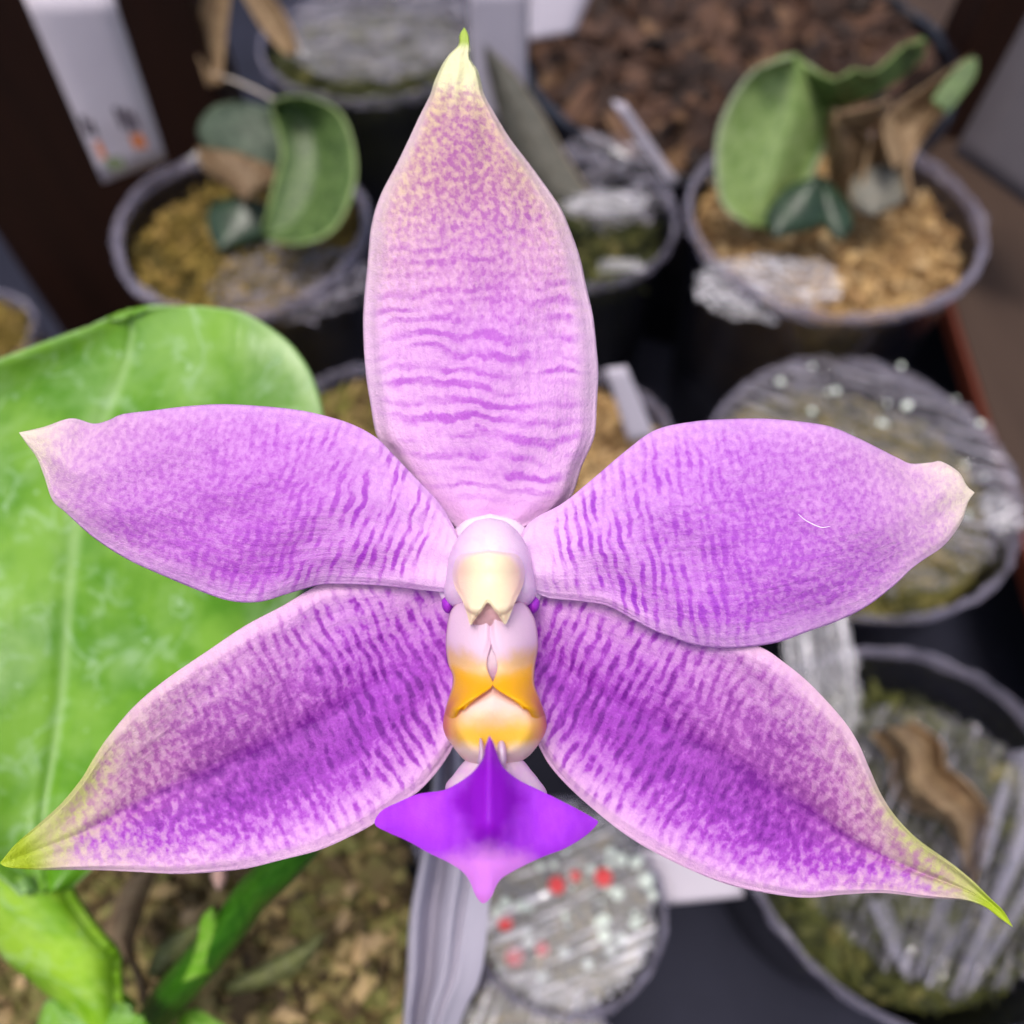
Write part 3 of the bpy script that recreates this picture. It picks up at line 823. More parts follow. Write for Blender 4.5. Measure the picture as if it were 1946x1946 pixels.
# ------------------------------------------------------------------ labels and strips
def label_plate(name, quad, mat, label, thick=0.05, group='plant labels stuck in the pots', n=10, bend=0.0):
    """flat plate from four (px, py, d) corners: top left, top right, bottom right, bottom left"""
    q = [at(*c) for c in quad]
    V = []
    for i in range(n):
        a = i / (n - 1)
        l = q[0] * (1 - a) + q[3] * a; r = q[1] * (1 - a) + q[2] * a
        for j in range(5):
            w = j / 4
            V.append(l * (1 - w) + r * w - DIR * bend * math.sin(math.pi * a))
    nrm = np.cross(q[1] - q[0], q[3] - q[0])
    o = build(name, V, grid_faces(n, 5, np.dot(nrm, DIR) < 0 and False), mat, None, None, True, (q[2] + q[3]) / 2, solid=thick)
    tag(o, label, 'label', group)
    return o
wl = label_plate('plant_label', [(40, -20, 15.2), (212, -20, 15.2), (316, 300, 18.6), (196, 345, 18.6)], M_white, 'white plastic label with smudged print leaning at the upper left')
def smear(x, y, w, h, mat, nm, d):
    a, b, c, e = at(x, y, d), at(x + w, y - 3, d), at(x + w + h * .42, y + h - 3, d + .25), at(x + h * .42, y + h, d + .25)
    V = [a, b, c, e]
    build(nm, V, [(0, 3, 2, 1)], mat, wl, None, False)
M_greenink = plain('green_ink', lin(120, 132, 96), lin(146, 156, 122), 200.0, 0.6, 0.2)
for (x, y, w, h, mt, nm) in [(214, 205, 8, 40, M_ink, 'print_mark'), (228, 208, 10, 44, M_ink, 'print_mark'), (244, 214, 8, 34, M_ink, 'print_mark'), (150, 222, 10, 36, M_ink, 'print_mark'), (168, 232, 6, 30, M_ink, 'print_mark'),
                             (244, 256, 26, 28, M_orange, 'print_mark'), (178, 270, 12, 34, M_orange, 'print_mark'), (196, 300, 34, 24, M_greenink, 'print_mark')]:
    smear(x, y, w, h, mt, nm, 17.2)
label_plate('plant_label', [(888, -30, 16.5), (1002, -30, 16.5), (1000, 235, 18.8), (900, 235, 18.8)], M_lavgrey, 'pale lavender grey label standing behind the sepal tip')
label_plate('plant_label', [(1004, -40, 21.0), (1135, -40, 21.0), (1092, 62, 21.6), (1004, 78, 21.6)], M_lavgrey, 'pale label corner at the top right of the sepal tip')
label_plate('plant_label', [(1990, -40, 17.5), (2200, 40, 17.5), (2060, 470, 20.0), (1812, 290, 20.0)], M_grey, 'large grey label at the right edge beside the straw moss pot')
label_plate('plant_label', [(1150, 700, 16.0), (1190, 695, 16.0), (1245, 830, 17.0), (1195, 840, 17.0)], M_lavgrey, 'narrow lavender label in the straw moss pot behind the sepal')
label_plate('plant_label', [(1215, 1610, 13.6), (1400, 1640, 13.6), (1412, 1700, 13.9), (1262, 1716, 13.9)], M_white, 'white label lying under the lower right sepal')
label_plate('plant_label', [(1165, 190, 17.6), (1188, 196, 17.6), (1290, 345, 19.0), (1270, 352, 19.0)], M_lavgrey, 'thin lilac stake leaning between the dark pot and straw moss pot', thick=0.12)

# crumpled grey white strip hanging below the lip
def strip_d(u, v):
    z = 8.6 - 0.9 * (1 - u) + 0.0 * v
    z = z - 0.20 * np.exp(-((v + 0.82) / 0.16) ** 2) + 0.30 * np.exp(-((v + 0.42) / 0.16) ** 2) - 0.16 * np.exp(-((v - 0.1) / 0.3) ** 2) + 0.18 * np.exp(-((v - 0.42 + 0.3 * u) / 0.10) ** 2)
    return z + 0.08 * np.sin(5 * u + 2 * v)
st = sheet('plastic_strip', [(830, 1400), (812, 1560), (800, 1620), (778, 1740), (772, 1850), (764, 1960), (766, 2050)], [(900, 1400), (930, 1560), (935, 1660), (930, 1720), (915, 1850), (880, 1930), (840, 2050)], strip_d, M_tag, None, 60, 50, 0.03)
tag(st, 'folded grey white plastic strip hanging below the purple lip', 'strip')

# ------------------------------------------------------------------ seedlings in the other pots
def plant(label, base, group='small seedlings in the pots'):
    e = empty('seedling', base)
    return tag(e, label, 'plant', group)
s1 = plant('seedling with a round green leaf in the yellow moss pot', at(470, 400, 19.2))
sheet('leaf', [(500, 440), (520, 350), (535, 290), (520, 220), (515, 190)], [(510, 455), (575, 462), (640, 430), (676, 330), (650, 220), (570, 182), (515, 190)], lambda u, v: 17.6 + 0.5 * (1 - u) - 0.7 * ss(0, 1, (v + 1) / 2) + 0.5 * (1 - np.abs(v)), M_leaf_green, s1, 50, 30, 0.08)
sheet('leaf', [(400, 300), (375, 250), (400, 205), (450, 190)], [(540, 330), (560, 270), (520, 210), (450, 190)], lambda u, v: 18.0 - 0.5 * u + 0.3 * v * v, M_leaf_sage, s1, 40, 30, 0.08)
sheet('leaf', [(372, 280), (385, 320), (430, 355), (465, 385)], [(470, 290), (515, 310), (520, 350), (465, 385)], lambda u, v: 17.8 + 0.3 * v * v, M_leaf_brown, s1, 30, 24, 0.06)
sheet('leaf', [(455, 370), (400, 390), (395, 440), (415, 480)], [(470, 370), (510, 400), (500, 450), (415, 480)], lambda u, v: 18.5 + 0.2 * v * v, M_leaf_dark, s1, 30, 24, 0.06)

s2 = plant('seedling with broad pale green leaf and dry leaves in the straw moss pot', at(1540, 420, 19.0))
sheet('leaf', [(1420, 425), (1370, 380), (1362, 270), (1390, 190), (1440, 130), (1505, 105)], [(1480, 440), (1520, 380), (1560, 300), (1590, 220), (1560, 140), (1505, 105)], lambda u, v: 18.3 - 1.9 * u - 0.5 * np.abs(v + 0.1) ** 1.5 + 1.1 * ss(0.1, 1.0, v), M_leaf_pale, s2, 60, 36, 0.1)
sheet('leaf', [(1450, 125), (1505, 104), (1545, 130), (1590, 148), (1625, 133), (1660, 136), (1690, 112), (1720, 86), (1757, 74)], [(1470, 170), (1535, 192), (1590, 208), (1640, 192), (1680, 172), (1720, 142), (1755, 108), (1757, 74)], lambda u, v: 16.6 + 0.25 * np.sin(9 * u) + 0.9 * (v + 1) / 2, M_leaf_green, s2, 60, 24, 0.1)
sheet('leaf', [(1640, 400), (1640, 330), (1660, 260), (1700, 205), (1780, 150), (1850, 100)], [(1740, 390), (1728, 330), (1738, 290), (1772, 240), (1805, 200), (1850, 100)], lambda u, v: 18.4 - 1.5 * u - 0.7 * np.abs(v) ** 1.3 * (1 - 0.5 * u) + 0.12 * np.sin(11 * u + 4 * v), M_leaf_tan, s2, 50, 30, 0.06)
sheet('leaf', [(1602, 395), (1578, 340), (1570, 270), (1578, 205)], [(1670, 380), (1668, 320), (1650, 250), (1578, 205)], lambda u, v: 18.0 - 1.2 * u + 0.6 * v * v + 0.15 * np.sin(8 * u), M_leaf_brown, s2, 40, 26, 0.06)
sheet('leaf', [(1585, 215), (1640, 205), (1690, 190)], [(1610, 260), (1665, 240), (1690, 190)], lambda u, v: 17.0 - 0.3 * u + 0.5 * v, M_leaf_tan, s2, 24, 18, 0.06)
sheet('leaf', [(1700, 320), (1690, 290), (1680, 250), (1690, 215)], [(1730, 300), (1722, 275), (1712, 245), (1690, 215)], lambda u, v: 17.2 - 0.4 * u + 0.4 * v, M_leaf_tan, s2, 24, 18, 0.06)
sheet('leaf', [(1770, 190), (1800, 150), (1830, 118), (1856, 108)], [(1800, 215), (1830, 180), (1855, 140), (1856, 108)], lambda u, v: 16.5 - 0.2 * u, M_leaf_green, s2, 20, 16, 0.08)
sheet('leaf', [(1545, 335), (1490, 360), (1455, 410), (1470, 455)], [(1560, 335), (1570, 380), (1560, 430), (1470, 455)], lambda u, v: 17.5 - 0.25 * (1 - v * v), M_leaf_dark, s2, 40, 30, 0.12)
sheet('leaf', [(1545, 330), (1550, 370), (1565, 430), (1600, 462)], [(1560, 332), (1600, 370), (1622, 420), (1600, 462)], lambda u, v: 17.6 - 0.15 * (1 - v * v), M_leaf_dark, s2, 40, 24, 0.12)
sheet('leaf', [(1640, 320), (1615, 350), (1620, 390), (1660, 410)], [(1690, 310), (1720, 340), (1715, 385), (1660, 410)], lambda u, v: 17.7 - 0.25 * (1 - v * v), M_leaf_grey, s2, 30, 24, 0.1)

s3 = plant('withered grey leaf with tan edge leaning in the dark pot behind the sepal', at(1060, 390, 20.0))
sheet('leaf', [(1030, 385), (985, 320), (950, 230), (925, 130), (920, 82)], [(1125, 370), (1080, 300), (1035, 220), (980, 140), (920, 82)], lambda u, v: 18.6 - 2.4 * u + 0.4 * v * v, M_leaf_grey, s3, 50, 26, 0.07)

s4 = plant('dry tan stalks at the top left in front of the dark post', at(400, 160, 20.0), 'dry leaves in the pots')
sheet('leaf', [(395, 165), (382, 120), (372, 80), (392, -20)], [(420, 160), (425, 100), (430, 50), (438, -20)], lambda u, v: 19.5 - 1.0 * u - 0.2 * v * v, M_leaf_tan, s4, 30, 12, 0.08)
sheet('leaf', [(545, 105), (520, 80), (490, 40), (455, -20)], [(568, 100), (555, 60), (535, 20), (505, -20)], lambda u, v: 19.8 - 0.6 * u - 0.2 * v * v, M_leaf_tan, s4, 30, 12, 0.08)

s5 = plant('curled dry tan leaf in the dark pot behind the lower right sepal', at(1740, 1560, 14.3), 'dry leaves in the pots')
sheet('leaf', [(1655, 1395), (1690, 1440), (1697, 1500), (1730, 1540), (1800, 1570), (1850, 1690)], [(1735, 1372), (1790, 1410), (1800, 1455), (1850, 1500), (1880, 1560), (1850, 1690)], lambda u, v: 13.7 - 0.6 * np.cos(4 * v + 2 * u) * (1 - 0.6 * u) + 0.4 * np.sin(9 * u + v), M_leaf_tan, s5, 40, 30, 0.05)

# leaf litter on the orchid's own pot
def litter(lbl, L, R, d, mat, n=1.0):
    o = sheet('fallen_leaf', L, R, d, mat, None, 30, 20, 0.05, origin=at(L[0][0], L[0][1], float(d(np.array(0.0), np.array(0.0)))))
    return tag(o, lbl, 'leaf', 'fallen leaves on the orchid pot')
litter('tan dry fallen leaf beside the leaf sheath of the orchid', [(232, 1818), (200, 1780), (212, 1730), (236, 1680), (262, 1656)], [(250, 1822), (262, 1770), (276, 1720), (292, 1680), (300, 1655)], lambda u, v: 10.6 - 0.25 * (1 - v * v) + 0.2 * u, M_leaf_tan)
litter('greenish fallen leaf piece left of the bract', [(275, 1850), (300, 1800), (340, 1770), (385, 1752)], [(300, 1862), (345, 1840), (375, 1800), (385, 1752)], lambda u, v: 10.2 - 0.2 * (1 - v * v), M_leaf_moss)
litter('long mossy green fallen leaf right of the flower stem', [(430, 1872), (500, 1830), (560, 1800), (622, 1770)], [(440, 1892), (520, 1870), (585, 1830), (622, 1770)], lambda u, v: 10.4 - 0.2 * (1 - v * v), M_leaf_moss)
litter('curled brown fallen stalk below the tan leaf', [(236, 1818), (252, 1850), (262, 1890), (272, 1940)], [(250, 1812), (272, 1850), (282, 1890), (292, 1940)], lambda u, v: 10.1 - 0.15 * (1 - v * v), M_leaf_brown)
litter('pale pink fallen flake under the lower left sepal', [(404, 1650), (402, 1670), (415, 1695)], [(428, 1650), (430, 1672), (415, 1695)], lambda u, v: 10.0 - 0.1 * (1 - v * v), M_flake)

fib = tube('fibre', [(405, 140, 19.4), (450, 155, 19.2), (500, 178, 19.0), (530, 195, 18.8)], [.025, .03, .03, .02], M_fibre, None, n=6, sub=4, origin=at(530, 195, 18.8))
tag(fib, 'thin pale fibre stretched above the round green leaf', 'fibre')

# ------------------------------------------------------------------ the orchid
base = at(285, 1990, 10.2)
orchid = empty('orchid_plant', base)
tag(orchid, 'flowering orchid with one open violet star shaped bloom and big green leaf', 'orchid')

# big leaf behind the bloom
def leaf_d(u, v):
    return 7.9 + 0.7 * np.sin(u * 2.2) - 0.35 * np.abs(v) ** 1.6 * np.sin(math.pi * np.clip(u, 0, 1)) + 0.05 * np.exp(-(v / 0.05) ** 2) * ss(1, 0.8, u) + (0.10 * np.sin(5 * u + 2 * v) + 0.08 * np.sin(9 * u - 4 * v)) * ss(1, 0.78, u)
bl = sheet('leaf', [(40, 1700), (-120, 1560), (-230, 1300), (-310, 1000), (-230, 800), (-90, 718), (62, 658), (150, 626), (205, 609), (248, 598)],
           [(135, 1690), (250, 1580), (420, 1400), (540, 1190), (606, 1020), (622, 880), (605, 750), (560, 662), (476, 600), (414, 585), (352, 581), (290, 587), (248, 598)], leaf_d, M_leaf, orchid, 120, 80, 0.12)
# sheathing leaf base
sheet('leaf_sheath', [(-60, 1600), (-40, 1720), (0, 1815), (60, 1868), (120, 1925), (150, 1990)], [(132, 1640), (140, 1700), (185, 1765), (222, 1810), (226, 1850), (240, 1990)],
      lambda u, v: 8.6 + 0.5 * u - 0.55 * np.sqrt(np.clip(1 - v * v * 0.98, 0, 1)), M_stalk, orchid, 50, 36, 0.1)
sheet('leaf_sheath', [(150, 1890), (180, 1880), (205, 1870)], [(190, 1946), (235, 1935), (262, 1915)], lambda u, v: 9.1 - 0.3 * (1 - v * v), M_stalk, orchid, 24, 18, 0.08)
sheet('leaf', [(66, 1960), (90, 1900), (150, 1915), (190, 1905), (240, 1912)], [(60, 2060), (150, 2050), (250, 2030), (300, 2000), (300, 1960)], lambda u, v: 8.7 - 0.2 * (1 - v * v), M_leaf, orchid, 40, 24, 0.1)
sheet('leaf', [(330, 1960), (345, 1925), (370, 1920), (430, 1950)], [(330, 2020), (380, 2010), (420, 2000), (430, 1950)], lambda u, v: 9.6 - 0.2 * (1 - v * v), M_bract, orchid, 24, 18, 0.08)

# flower stem with a bract, then the pedicel to the back of the bloom
stem = tube('flower_stem', [(262, 2010, 10.3), (300, 1925, 9.6), (380, 1830, 8.9), (430, 1770, 8.5), (480, 1700, 8.1), (540, 1640, 7.6), (660, 1500, 7.0), (790, 1300, 6.4), (900, 1150, 5.95), (928, 1095, 5.55)],
            [.22, .21, .205, .19, .185, .18, .16, .14, .13, .16], M_stem, orchid, n=24)
sheet('bract', [(345, 1868), (372, 1800), (382, 1745), (405, 1722)], [(420, 1842), (428, 1800), (424, 1755), (405, 1722)], lambda u, v: 8.78 - 0.55 * u - 0.18 * (1 - v * v), M_bract, stem, 30, 20, 0.05)

# --- sepals and petals ------------------------------------------------------
def wav(u, v, a, f1, f2, p): return a * np.sin(f1 * u + f2 * v + p) * ss(1, 0.86, u)
dorsal_L = [(868, 1010), (800, 950), (741, 862), (716, 829), (704, 767), (695, 707), (690, 624), (692, 565), (698, 507), (703, 446), (712, 402), (727, 362), (752, 315), (777, 264), (797, 221), (817, 181), (825, 156), (839, 125), (854, 103), (871, 86), (873, 67), (882, 52)]
dorsal_R = [(985, 1010), (1040, 985), (1085, 945), (1105, 888), (1129, 831), (1134, 772), (1137, 707), (1134, 665), (1127, 601), (1114, 543), (1100, 482), (1071, 406), (1049, 370), (1009, 315), (970, 264), (941, 217), (921, 181), (915, 159), (908, 134), (894, 112), (893, 87), (890, 65), (882, 52)]
sheet('dorsal_sepal', dorsal_L, dorsal_R, lambda u, v: D0 + 0.16 - 0.22 * np.sin(math.pi * u ** 0.8) * (1 - 0.75 * v * v) + 0.07 * ss(0.84, 1, np.abs(v)) + 0.10 * u * u
      - 0.08 * ss(0.88, 1.0, u) + wav(u, v, 0.012, 14, 5, 0) + wav(u, v, 0.008, 31, -9, 1), M_dorsal, orchid, 200, 90, 0.05)

petalL_T = [(880, 1040), (859, 995), (834, 954), (792, 910), (745, 861), (713, 830), (666, 805), (610, 788), (559, 778), (489, 771), (419, 768), (354, 772), (289, 780), (233, 787), (205, 799), (177, 805), (135, 795), (84, 811), (36, 822)]
petalL_B = [(880, 1110), (852, 1124), (815, 1123), (769, 1118), (722, 1113), (652, 1110), (606, 1112), (545, 1129), (503, 1142), (466, 1145), (429, 1140), (387, 1126), (326, 1101), (242, 1063), (177, 1021), (126, 975), (100, 951), (84, 905), (70, 870), (51, 844), (36, 822)]
sheet('petal', petalL_T, petalL_B, lambda u, v: D0 - 0.02 - 0.22 * np.sin(math.pi * np.clip(u, 0, 1)) * (1 - 0.62 * v * v) + 0.10 * u + 0.02 * ss(0.85, 1, np.abs(v))
      + 0.06 * np.exp(-((u - 0.84) / 0.05) ** 2) * ss(0.2, -1, v) + wav(u, v, 0.014, 12, 4, 0.5) + wav(u, v, 0.008, 27, -8, 2), M_petal_l, orchid, 180, 90, 0.03)
petalR_T = [(980, 1040), (1007, 992), (1068, 957), (1118, 917), (1190, 856), (1246, 817), (1318, 801), (1391, 796), (1463, 796), (1536, 803), (1583, 812), (1630, 832), (1674, 854), (1706, 870), (1731, 881), (1768, 879), (1789, 877), (1822, 897), (1837, 922), (1852, 936)]
petalR_B = [(985, 1110), (1030, 1132), (1055, 1138), (1105, 1143), (1155, 1152), (1205, 1178), (1246, 1200), (1275, 1210), (1318, 1225), (1373, 1232), (1427, 1229), (1481, 1220), (1536, 1200), (1590, 1181), (1645, 1154), (1699, 1113), (1731, 1082), (1755, 1064), (1788, 1042), (1812, 1016), (1830, 986), (1840, 955), (1852, 936)]
sheet('petal', petalR_T, petalR_B, lambda u, v: D0 - 0.02 - 0.24 * np.sin(math.pi * np.clip(u, 0, 1)) * (1 - 0.62 * v * v) + 0.08 * u + 0.02 * ss(0.85, 1, np.abs(v))
      + 0.06 * np.exp(-((u - 0.86) / 0.05) ** 2) * ss(0.2, -1, v) + wav(u, v, 0.014, 11, 5, 2.5) + wav(u, v, 0.008, 25, -7, 0), M_petal_r, orchid, 180, 90, 0.03)

latL_U = [(890, 1140), (850, 1120), (780, 1104), (675, 1104), (619, 1109), (587, 1122), (536, 1152), (466, 1189), (396, 1236), (317, 1290), (256, 1341), (205, 1401), (177, 1443), (154, 1481), (116, 1527), (70, 1569), (28, 1606), (0, 1640)]
latL_D = [(910, 1250), (895, 1330), (857, 1427), (810, 1490), (764, 1527), (708, 1567), (661, 1592), (605, 1616), (536, 1634), (466, 1651), (400, 1658), (335, 1661), (261, 1657), (196, 1654), (130, 1653), (70, 1653), (14, 1648), (0, 1640)]
def lat_d(u, v, s):
    return D0 + 0.20 - 0.08 * ss(0, 0.5, u) - 0.16 * np.abs(v) ** 1.5 * np.sin(math.pi * np.clip(u * 0.92 + 0.08, 0, 1)) + 0.035 * np.exp(-(v / 0.12) ** 2) * ss(0.1, 0.3, u) * ss(1, 0.8, u) \
        + 0.05 * ss(0.88, 1, np.abs(v)) * ss(0, 0.2, u) * ss(1, 0.9, u) + wav(u, v, 0.014, 12, 4 * s, 1) + wav(u, v, 0.008, 26, -8, s) - 0.12 * ss(0.9, 1, u)
sheet('lateral_sepal', latL_U, latL_D, lambda u, v: lat_d(u, v, 1), M_lat_l, orchid, 190, 100, 0.05)
latR_U = [(975, 1140), (1020, 1125), (1100, 1125), (1200, 1150), (1320, 1185), (1440, 1228), (1485, 1255), (1540, 1300), (1600, 1365), (1630, 1410), (1650, 1455), (1675, 1510), (1705, 1555), (1750, 1600), (1810, 1642), (1850, 1675), (1880, 1705), (1907, 1731), (1925, 1762)]
latR_D = [(955, 1250), (980, 1330), (1025, 1420), (1045, 1455), (1080, 1495), (1130, 1540), (1180, 1580), (1230, 1612), (1305, 1650), (1380, 1680), (1455, 1697), (1530, 1706), (1605, 1700), (1680, 1697), (1760, 1706), (1830, 1711), (1870, 1723), (1900, 1745), (1925, 1762)]
sheet('lateral_sepal', latR_U, latR_D, lambda u, v: lat_d(u, v, -1), M_lat_r, orchid, 190, 100, 0.05)

inflate('receptacle', [(931, 976), (985, 992), (1030, 1040), (1040, 1090), (1025, 1140), (990, 1170), (931, 1180), (875, 1170), (840, 1140), (828, 1090), (836, 1040), (880, 992)], (931, 1075),
        lambda r, x, y: -0.06 + 0.10 * math.sqrt(max(0, 1 - r * r)), lambda r, x, y: -0.12 - 0.3 * math.sqrt(max(0, 1 - r * r)), M_column, orchid, na=80, nr=16)

# --- column -----------------------------------------------------------------
col_out = [(931, 984), (962, 992), (990, 1018), (1008, 1056), (1014, 1095), (1019, 1128), (1004, 1150), (975, 1158), (931, 1162), (888, 1158), (860, 1152), (844, 1130), (848, 1095), (853, 1060), (871, 1020), (900, 992)]
dome = lambda h, z0: (lambda r, x, y: z0 + h * math.sqrt(max(0.0, 1 - r * r)))
column = inflate('column', col_out, (931, 1075), dome(0.32, 0.14), lambda r, x, y: 0.10 - 0.35 * math.sqrt(max(0, 1 - r * r)), M_column, orchid)
anther_out = [(928, 1045), (959, 1049), (985, 1056), (997, 1083), (994, 1111), (981, 1140), (972, 1162), (961, 1186), (953, 1178), (942, 1163), (927, 1145), (914, 1163), (902, 1178), (894, 1188), (888, 1168), (879, 1142), (864, 1114), (860, 1085), (872, 1056), (903, 1049)]
inflate('anther_cap', anther_out, (928, 1088), lambda r, x, y: (lambda b: b + (0.60 - b) * ss(1085, 1165, y))(max(0.14 + 0.32 * math.sqrt(max(0, 1 - min(1, ((x - 931) / 88) ** 2 + ((y - 1075) / 92) ** 2))), 0.31)) + 0.005 + 0.10 * math.sqrt(max(0, 1 - min(1, ((x - 928) / 72) ** 2 + ((y - 1096) / 78) ** 2))) + 0.02 * ss(1, 0.85, r),
        lambda r, x, y: 0.26 - 0.1 * math.sqrt(max(0, 1 - r * r)), M_anther, column, na=200, nr=30)
inflate('stigma_cavity', [(905, 1130), (928, 1122), (952, 1130), (968, 1158), (962, 1182), (928, 1190), (896, 1184), (888, 1158)], (928, 1158), lambda r, x, y: 0.48 + 0.06 * math.sqrt(max(0, 1 - r * r)), lambda r, x, y: 0.2 - 0.05 * math.sqrt(max(0, 1 - r * r)), M_cavity, column, na=60, nr=12)
for sx, tx in ((-1, 851), (1, 1013)):
    inflate('purple_spot', [(tx - 12, 1140), (tx, 1132), (tx + 12, 1142), (tx + 10, 1158), (tx, 1166), (tx - 10, 1156)], (tx, 1149), dome(0.08, 0.06), lambda r, x, y: 0.0 - 0.03 * math.sqrt(max(0, 1 - r * r)), M_purple, column, na=30, nr=8)

# --- lip --------------------------------------------------------------------
lip = empty('lip', at(935, 1400, D0 - 0.3)); 
lip.location = Vector((at(935, 1400, D0 - 0.3) - base) * CM); lip.parent = orchid
# callus: the hollow yellow front
call_out = [(936, 1296), (985, 1318), (1022, 1338), (1038, 1370), (1037, 1390), (1024, 1414), (1001, 1440), (970, 1452), (938, 1456), (905, 1454), (880, 1442), (861, 1419), (846, 1396), (842, 1372), (852, 1340), (888, 1320)]
inflate('callus', call_out, (938, 1378), lambda r, x, y: 0.34 + 0.27 * math.sqrt(max(0, 1 - r ** 2.6)) + 0.02 * math.exp(-((r - 0.72) / 0.14) ** 2) - 0.05 * math.exp(-(((x - 940) / 45) ** 2 + ((y - 1400) / 40) ** 2)),
        lambda r, x, y: 0.34 - 0.25 * math.sqrt(max(0, 1 - r * r)), M_callus, lip, na=140, nr=30)
# inner wall seen through the slit between the side lobes
inflate('lip_throat', [(895, 1170), (935, 1160), (975, 1170), (985, 1240), (975, 1315), (938, 1325), (898, 1315), (888, 1240)], (935, 1245), lambda r, x, y: 0.18 + 0.28 * math.sqrt(max(0, 1 - r * r)), lambda r, x, y: 0.1 - 0.1 * math.sqrt(max(0, 1 - r * r)), M_claw, lip, na=60, nr=14)
def lobe(sign, outer, inner, nm='side_lobe'):
    def d(u, v):
        w = (v + 1) / 2 if sign < 0 else (1 - v) / 2       # 0 at the outer edge, 1 at the slit
        z = 0.22 + 0.30 * np.sin(np.clip(w, 0, 1) * math.pi / 2) ** 0.7 + 0.14 * ss(0.35, 0.75, u) - 0.22 * ss(0.82, 1.0, u) - 0.04 * np.exp(-((u - 0.45) / 0.12) ** 2) - 0.05 * ss(0.85, 1.0, w) * ss(0.5, 0.0, u)
        return D0 - z - (0.012 if sign > 0 else 0.0)
    return sheet(nm, outer if sign < 0 else inner, inner if sign < 0 else outer, d, M_lobe_uv, lip, 70, 40, 0.05)
# the lobe material wants flower coordinates, so build it with its own mapping
def lobe_colour(m):
    u, v = m.uv('uv'); s, t = m.uv('cm')
    n = m.mul(m.sub(m.noise(m.xyz(s, t), 6.0, 3.0), 0.5), 0.12)
    uu = m.add(u, n)
    return uu, v
def lobe_mat(name, sign):
    m = Mat(name)
    uu, v = lobe_colour(m)
    w = m.mul(v, sign)             # 1 at the outer edge
    c = m.mixc(m.smooth(0.36, 0.52, uu), lin(248, 218, 242), lin(250, 190, 4))
    c = m.mixc(m.mul(m.smooth(0.30, 0.44, uu), m.smooth(0.6, 0.36, uu)), c, lin(240, 200, 130))
    c = m.mixc(m.mul(m.smooth(0.66, 0.85, uu), m.smooth(-0.2, 0.8, w)), c, lin(228, 138, 84))
    rimw = m.mul(m.smooth(0.80, 1.0, w), 0.5)
    c = m.mixc(rimw, c, lin(246, 214, 220))
    s, t = m.uv('cm')
    nrm = m.bump(m.noise(m.xyz(s, t), 80.0, 2.0), 0.25, 0.00012)
    return m.end(m.mixs(0.28, m.principled(c, 0.36, 0.4, nrm), m.translucent(c, nrm)))
M_lobe_uv = lobe_mat('side_lobe_tissue_west', -1.0)
lobe(-1, [(872, 1142), (857, 1160), (850, 1186), (847, 1225), (851, 1260), (860, 1284), (859, 1305), (848, 1341), (842, 1372), (846, 1392)],
         [(936, 1165), (935, 1215), (926, 1250), (926, 1272), (934, 1290), (936, 1302), (912, 1320), (888, 1336), (872, 1352), (862, 1385)])
M_lobe_uv = lobe_mat('side_lobe_tissue_east', 1.0)
lobe(1, [(993, 1142), (1008, 1160), (1019, 1186), (1023, 1228), (1017, 1265), (1016, 1300), (1027, 1331), (1038, 1364), (1037, 1388)],
        [(930, 1165), (931, 1215), (943, 1250), (945, 1272), (939, 1290), (937, 1302), (962, 1320), (985, 1334), (1003, 1350), (1020, 1382)])
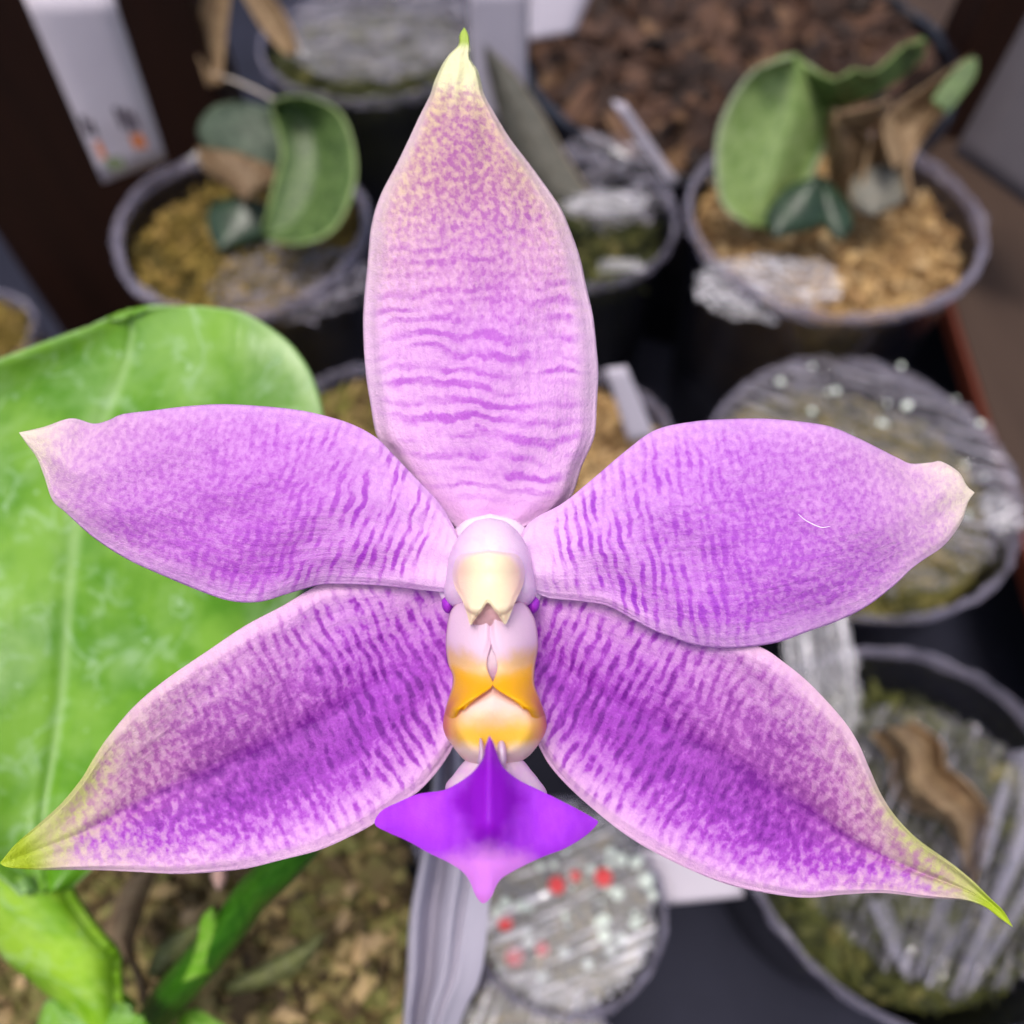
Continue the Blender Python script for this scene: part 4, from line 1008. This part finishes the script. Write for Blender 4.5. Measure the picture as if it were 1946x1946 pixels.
# claw: pale neck between callus and midlobe
claw_out = [(938, 1425), (975, 1432), (996, 1447), (1008, 1462), (1024, 1482), (1040, 1512), (1020, 1560), (938, 1580), (870, 1555), (846, 1500), (862, 1472), (882, 1447), (905, 1432)]
inflate('claw', claw_out, (938, 1500), lambda r, x, y: 0.30 + 0.18 * math.sqrt(max(0, 1 - r * r)), lambda r, x, y: 0.3 - 0.15 * math.sqrt(max(0, 1 - r * r)), M_claw, lip, na=80, nr=16)
for (o_, c_) in (([(908, 1450), (910, 1425), (912, 1402), (918, 1412), (921, 1440), (916, 1458)], (915, 1435)), ([(948, 1452), (945, 1424), (948, 1410), (956, 1408), (962, 1422), (962, 1448), (956, 1462)], (954, 1436))):
    inflate('tooth', o_, c_, dome(0.10, 0.60), lambda r, x, y: 0.5 - 0.05 * math.sqrt(max(0, 1 - r * r)), M_claw, lip, na=40, nr=10)
mid_out = [(930, 1398), (937, 1410), (942, 1423), (952, 1451), (968, 1469), (991, 1485), (1022, 1500), (1061, 1519), (1100, 1539), (1128, 1555), (1136, 1564), (1113, 1588), (1074, 1612), (1035, 1627), (996, 1645), (958, 1666), (944, 1682), (934, 1704), (918, 1717), (904, 1702), (893, 1676), (880, 1658), (854, 1640), (815, 1621), (776, 1599), (738, 1582), (712, 1566), (725, 1541), (758, 1524), (795, 1509), (841, 1502), (867, 1490), (893, 1472), (908, 1456), (919, 1438), (922, 1420)]
def mid_z(r, x, y):
    ax = abs(x - 929)
    keel = math.exp(-(ax / 52) ** 2) * ss(1640, 1560, y)
    return 0.62 + 0.16 * keel + 0.10 * math.exp(-(ax / 90) ** 2) - 0.16 * (ax / 200) ** 1.6 + 0.05 * math.exp(-((ax - 150) / 50) ** 2) - 0.02 * ss(1640, 1715, y) + 0.03 * math.exp(-((y - 1600) / 60) ** 2) - 0.03 * r ** 6 + 0.004 * math.cos(ax / 5.5) * math.exp(-(ax / 70) ** 2) * ss(1660, 1600, y) 
inflate('midlobe', mid_out, (930, 1548), mid_z, lambda r, x, y: mid_z(r, x, y) - 0.02 - 0.08 * math.sqrt(max(0, 1 - r * r)), M_mid, lip, na=260, nr=44)

# lint on the right petal
lint = tube('lint_fibre', [(1517, 977, 4.90), (1533, 990, 4.895), (1560, 1002, 4.90), (1578, 1000, 4.905)], [.0015, .0026, .0028, .0012], M_hair, None, n=5, sub=4, origin=at(1560, 1002, 4.9))
tag(lint, 'tiny white lint fibre lying on the right petal', 'fibre')
